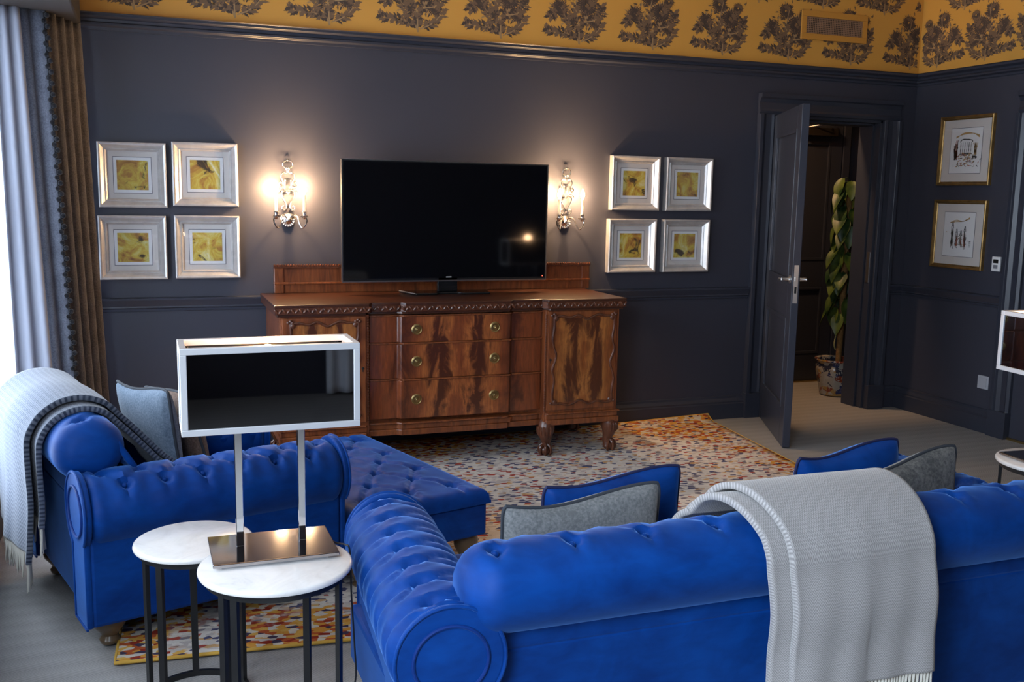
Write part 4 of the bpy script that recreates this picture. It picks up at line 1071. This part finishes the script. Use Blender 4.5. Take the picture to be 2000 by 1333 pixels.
# ------------------------------------------------------------------ table lamps
def lamp(label, x, y, rz, z, e):
    t = thing('table_lamp', label, 'table lamp', (x, y, z), rz, 'chrome and black glass table lamps')
    W_, D_, z0, z1 = .455, .175, .352, .578; r_ = .017
    fr = MB()
    for zz in (z0, z1-r_):
        fr.box(-W_/2, W_/2, -D_/2, -D_/2+r_, zz, zz+r_); fr.box(-W_/2, W_/2, D_/2-r_, D_/2, zz, zz+r_)
        fr.box(-W_/2, -W_/2+r_, -D_/2+r_, D_/2-r_, zz, zz+r_); fr.box(W_/2-r_, W_/2, -D_/2+r_, D_/2-r_, zz, zz+r_)
    for sx in (-1, 1):
        for sy in (-1, 1):
            xa, xb = sorted((sx*W_/2, sx*(W_/2-r_))); ya, yb = sorted((sy*D_/2, sy*(D_/2-r_))); fr.box(xa, xb, ya, yb, z0+r_, z1-r_)
    sh = fr.build('lamp_shade', simple('brushed_pale_metal', (.74, .74, .77), .42, .55), t, bevel=.0015)
    p = MB(); q = .004
    for s in (-1, 1):
        ya, yb = sorted((s*(D_/2-.004), s*(D_/2-.008))); p.box(-W_/2+r_-.002, W_/2-r_+.002, ya, yb, z0+r_-.002, z1-r_+.002)
        xa, xb = sorted((s*(W_/2-.004), s*(W_/2-.008))); p.box(xa, xb, -D_/2+r_-.002, D_/2-r_+.002, z0+r_-.002, z1-r_+.002)
    part_label(p.build('shade_panels', M_mirror, sh), 'black mirrored side panels')
    di = MB(); di.box(-W_/2+.03, W_/2-.03, -D_/2+.03, -D_/2+.032, z0+.01, z1-.02); di.box(-W_/2+.03, W_/2-.03, D_/2-.032, D_/2-.03, z0+.01, z1-.02)
    part_label(di.build('diffuser', simple('cream_diffuser', (.8, .72, .62), .7), sh), 'cream inner diffuser')
    px = .083; py = .012
    for s in (-1, 1):
        MB().box(s*px-.010, s*px+.010, py-.010, py+.010, .018, z0+.12).build('post', M_chrome, t, bevel=.0015)
    b = MB(); b.box(-px, px, py-.008, py+.008, z0+.08, z0+.096); b.lathe([(.016, .08+z0), (.016, .14+z0), (.012, .145+z0)], (0, py, 0), 16); b.build('lamp_holder', M_chrome, t)
    MB().lathe([(.012, .0), (.02, .01), (.029, .03), (.030, .045), (.022, .064), (.006, .072)], (0, py, z0+.143), 18).build('bulb', M_glow, t, smooth=True)
    b = MB(); b.box(-.163, .163, -.120, .105, .008, .018); part_label(b.build('base', M_chromed, t, bevel=.002), 'mirror-polished rectangular base')
    MB().box(-.140, .135, -.105, .09, 0, .008).build('base_pad', simple('lamp_base_pad', (.6, .6, .62), .3, .6), t)
    c, s = math.cos(rz), math.sin(rz)
    point('table_lamp_light', (x-py*s, y+py*c, z+z0+.235), e, (1, .58, .30), .03)
    return t
lamp('chrome table lamp with black mirrored box shade on the near marble table', .302, -3.115-.012, .0, .545, 1.6)
lamp('matching black box-shade table lamp cut off at the right edge', 3.262, -3.05, -.10, .540, 1.6)
t = thing('power_cord', 'black lamp cord hanging off the table with inline switch', 'cord')
cp = smoothpath([(.455, -3.10, .553), (.475, -3.14, .550), (.497, -3.16, .549), (.508, -3.165, .53), (.512, -3.165, .40), (.520, -3.165, .25), (.522, -3.17, .16), (.505, -3.18, .10), (.495, -3.19, .055), (.48, -3.20, .012), (.44, -3.26, .006), (.36, -3.40, .006)], 8)
MB().tube(cp, .0026, 8).build('cable', M_black, t, smooth=True)
MB().box(-.011, .011, -.009, .009, -.032, .032).build('inline_switch', M_black, t, bevel=.004).matrix_local = Matrix.Translation((.499, -3.187, .085)) @ Matrix.Rotation(.25, 4, 'Y')

# ------------------------------------------------------------------ curtains
def drape(mb, top, bot, zt, zb, folds, amp, nu=120, nv=40, ph=0):
    def g(i, j):
        u = i/(nu-1); v = j/(nv-1); a = Vector(top[0]).lerp(Vector(top[1]), u); c = Vector(bot[0]).lerp(Vector(bot[1]), u)
        p = a.lerp(c, v); d = (Vector(top[1])-Vector(top[0])); n_ = Vector((-d.y, d.x)).normalized()
        s = math.sin(u*folds*2*PI+ph); s = math.copysign(abs(s)**.7, s); k = amp*(.55+.45*v)
        return (p.x+n_.x*s*k, p.y+n_.y*s*k, zt+(zb-zt)*v)
    mb.grid(g, nu, nv)
    return g
t = thing('curtain', 'taupe wool curtain with black pompom edge hanging at the left window', 'curtain')
b = MB(); g1 = drape(b, [(-.268, -.10), (-.398, -.46)], [(-.205, -.10), (-.325, -.46)], 2.34, .02, 4, .022); b.build('curtain_panel', M_curt, t, smooth=True, solid=.006, angle=180)
b = MB(); g2 = drape(b, [(-.398, -.46), (-.51, -.50)], [(-.325, -.46), (-.415, -.52)], 2.34, .02, 1.5, .018, ph=.3); part_label(b.build('leading_edge', M_curtg, t, smooth=True, solid=.006, angle=180), 'grey leading edge of the curtain')
b = MB(); P = []
for k in range(90):
    v = k/89; x = -.398+(.073)*v; y = -.475; z = 2.34-2.32*v; P.append((x, y, z))
    if k % 1 == 0: b.sphere((x+.010*(1 if k % 2 else -.4), y-.012, z), .0125, 8, 6)
b.tube(P, .008, 8); part_label(b.build('pompom_trim', M_trimb, t, smooth=True), 'black pompom braid trim')
M_lining = simple('white_curtain_lining', (.30, .31, .36), .9)
t = thing('sheer_curtain', 'white sheer curtain bunched at the far left edge', 'curtain')
b = MB(); drape(b, [(-.50, -.53), (-.61, -.56)], [(-.415, -.55), (-.592, -.56)], 2.34, .02, 2.2, .018); b.build('sheer_panel', M_lining, t, smooth=True, solid=.003, angle=180)
t = thing('net_curtain', 'bright white net panel covering the left window glass', 'curtain')
b = MB(); drape(b, [(-.618, -.12), (-.618, -1.05)], [(-.618, -.12), (-.618, -1.05)], 2.36, .03, 12, .004); b.build('net_panel', M_sheer, t, smooth=True, angle=180)
t = thing('pelmet', 'dark fabric pelmet box above the left curtain', 'pelmet')
MB().box(XL+.001, -.262, -2.4, -.055, 2.335, 2.75).build('pelmet_box', simple('dark_pelmet_cloth', (.022, .018, .018), .9), t, bevel=.01)
# ------------------------------------------------------------------ potted plant in the hall
t = thing('potted_plant', 'tall climbing green plant on a pole in a patterned pot beyond the door', 'plant', (5.065, .47, 0))
t.scale = (1, 1, 1)
b = MB(); b.lathe([(.095, 0), (.11, .01), (.125, .08), (.150, .20), (.150, .235), (.138, .25), (.140, .262), (.160, .282), (.158, .292), (.140, .285), (.13, .25)], n=40, lobes=8, la=.02); b.build('pot', M_imari, t, smooth=True)
MB().lathe([(.131, .25), (.10, .258), (.01, .262)], n=24).build('soil', M_soil, t)
b = MB(); b.tube([(.02, 0, .25), (.024, 0, .6), (.02, .0, 1.2), (.022, 0, 1.62)], [.022, .024, .026, .020], 12); b.build('moss_pole', M_bark, t, smooth=True)
r_ = random.Random(11)
def leafm(mb, c, az, tilt, L, W):
    pts = []; n = 10
    R = Matrix.Translation(c) @ Matrix.Rotation(az, 4, 'Z') @ Matrix.Rotation(tilt, 4, 'Y')
    o = len(mb.v)
    for i in range(n+1):
        u = i/n; w_ = W*math.sin(PI*min(1, u*.94+.06))**.75*(1.15-.55*u)
        if u > .97: w_ = .001
        for s in (-1, -.5, 0, .5, 1):
            mb.v.append(tuple(R @ Vector((u*L, s*w_, -.28*L*u*u+abs(s)*w_*.28))))
    for i in range(n):
        for k in range(4): mb.f.append((o+i*5+k, o+(i+1)*5+k, o+(i+1)*5+k+1, o+i*5+k+1)); mb.m.append(0)
for k in range(64):
    z = .62+1.03*(k/63)+r_.uniform(-.02, .02); az = k*2.399+r_.uniform(-.3, .3)
    if k % 3 == 0: az = PI+r_.uniform(-.5, .7)
    b = MB(); c = Vector((.022, 0, z)); e = c+Vector((math.cos(az), math.sin(az), 0))*r_.uniform(.05, .085)+Vector((0, 0, .03))
    b.tube([c, (c+e)/2+Vector((0, 0, .02)), e], .003, 6); leafm(b, e, az, r_.uniform(.7, 1.25), r_.uniform(.14, .19), r_.uniform(.050, .064)); b.build('leaf', M_leaf, t, smooth=True, angle=180)
MB().tube(smoothpath([(.0, -.03, .62), (-.05, -.05, .52), (-.07, -.05, .42), (-.055, -.05, .37)], 6), .005, 8).build('aerial_root', simple('pale_root', (.35, .32, .12), .6), t, smooth=True)

t = thing('curtain', 'white curtain on the rear wall mirrored in the lamp panels', 'curtain')
b = MB(); drape(b, [(1.25, YB+.10), (1.75, YB+.10)], [(1.25, YB+.10), (1.75, YB+.10)], 2.34, .02, 4, .03); b.build('curtain_panel', simple('white_lining', (.75, .77, .82), .8), t, smooth=True, solid=.006, angle=180)
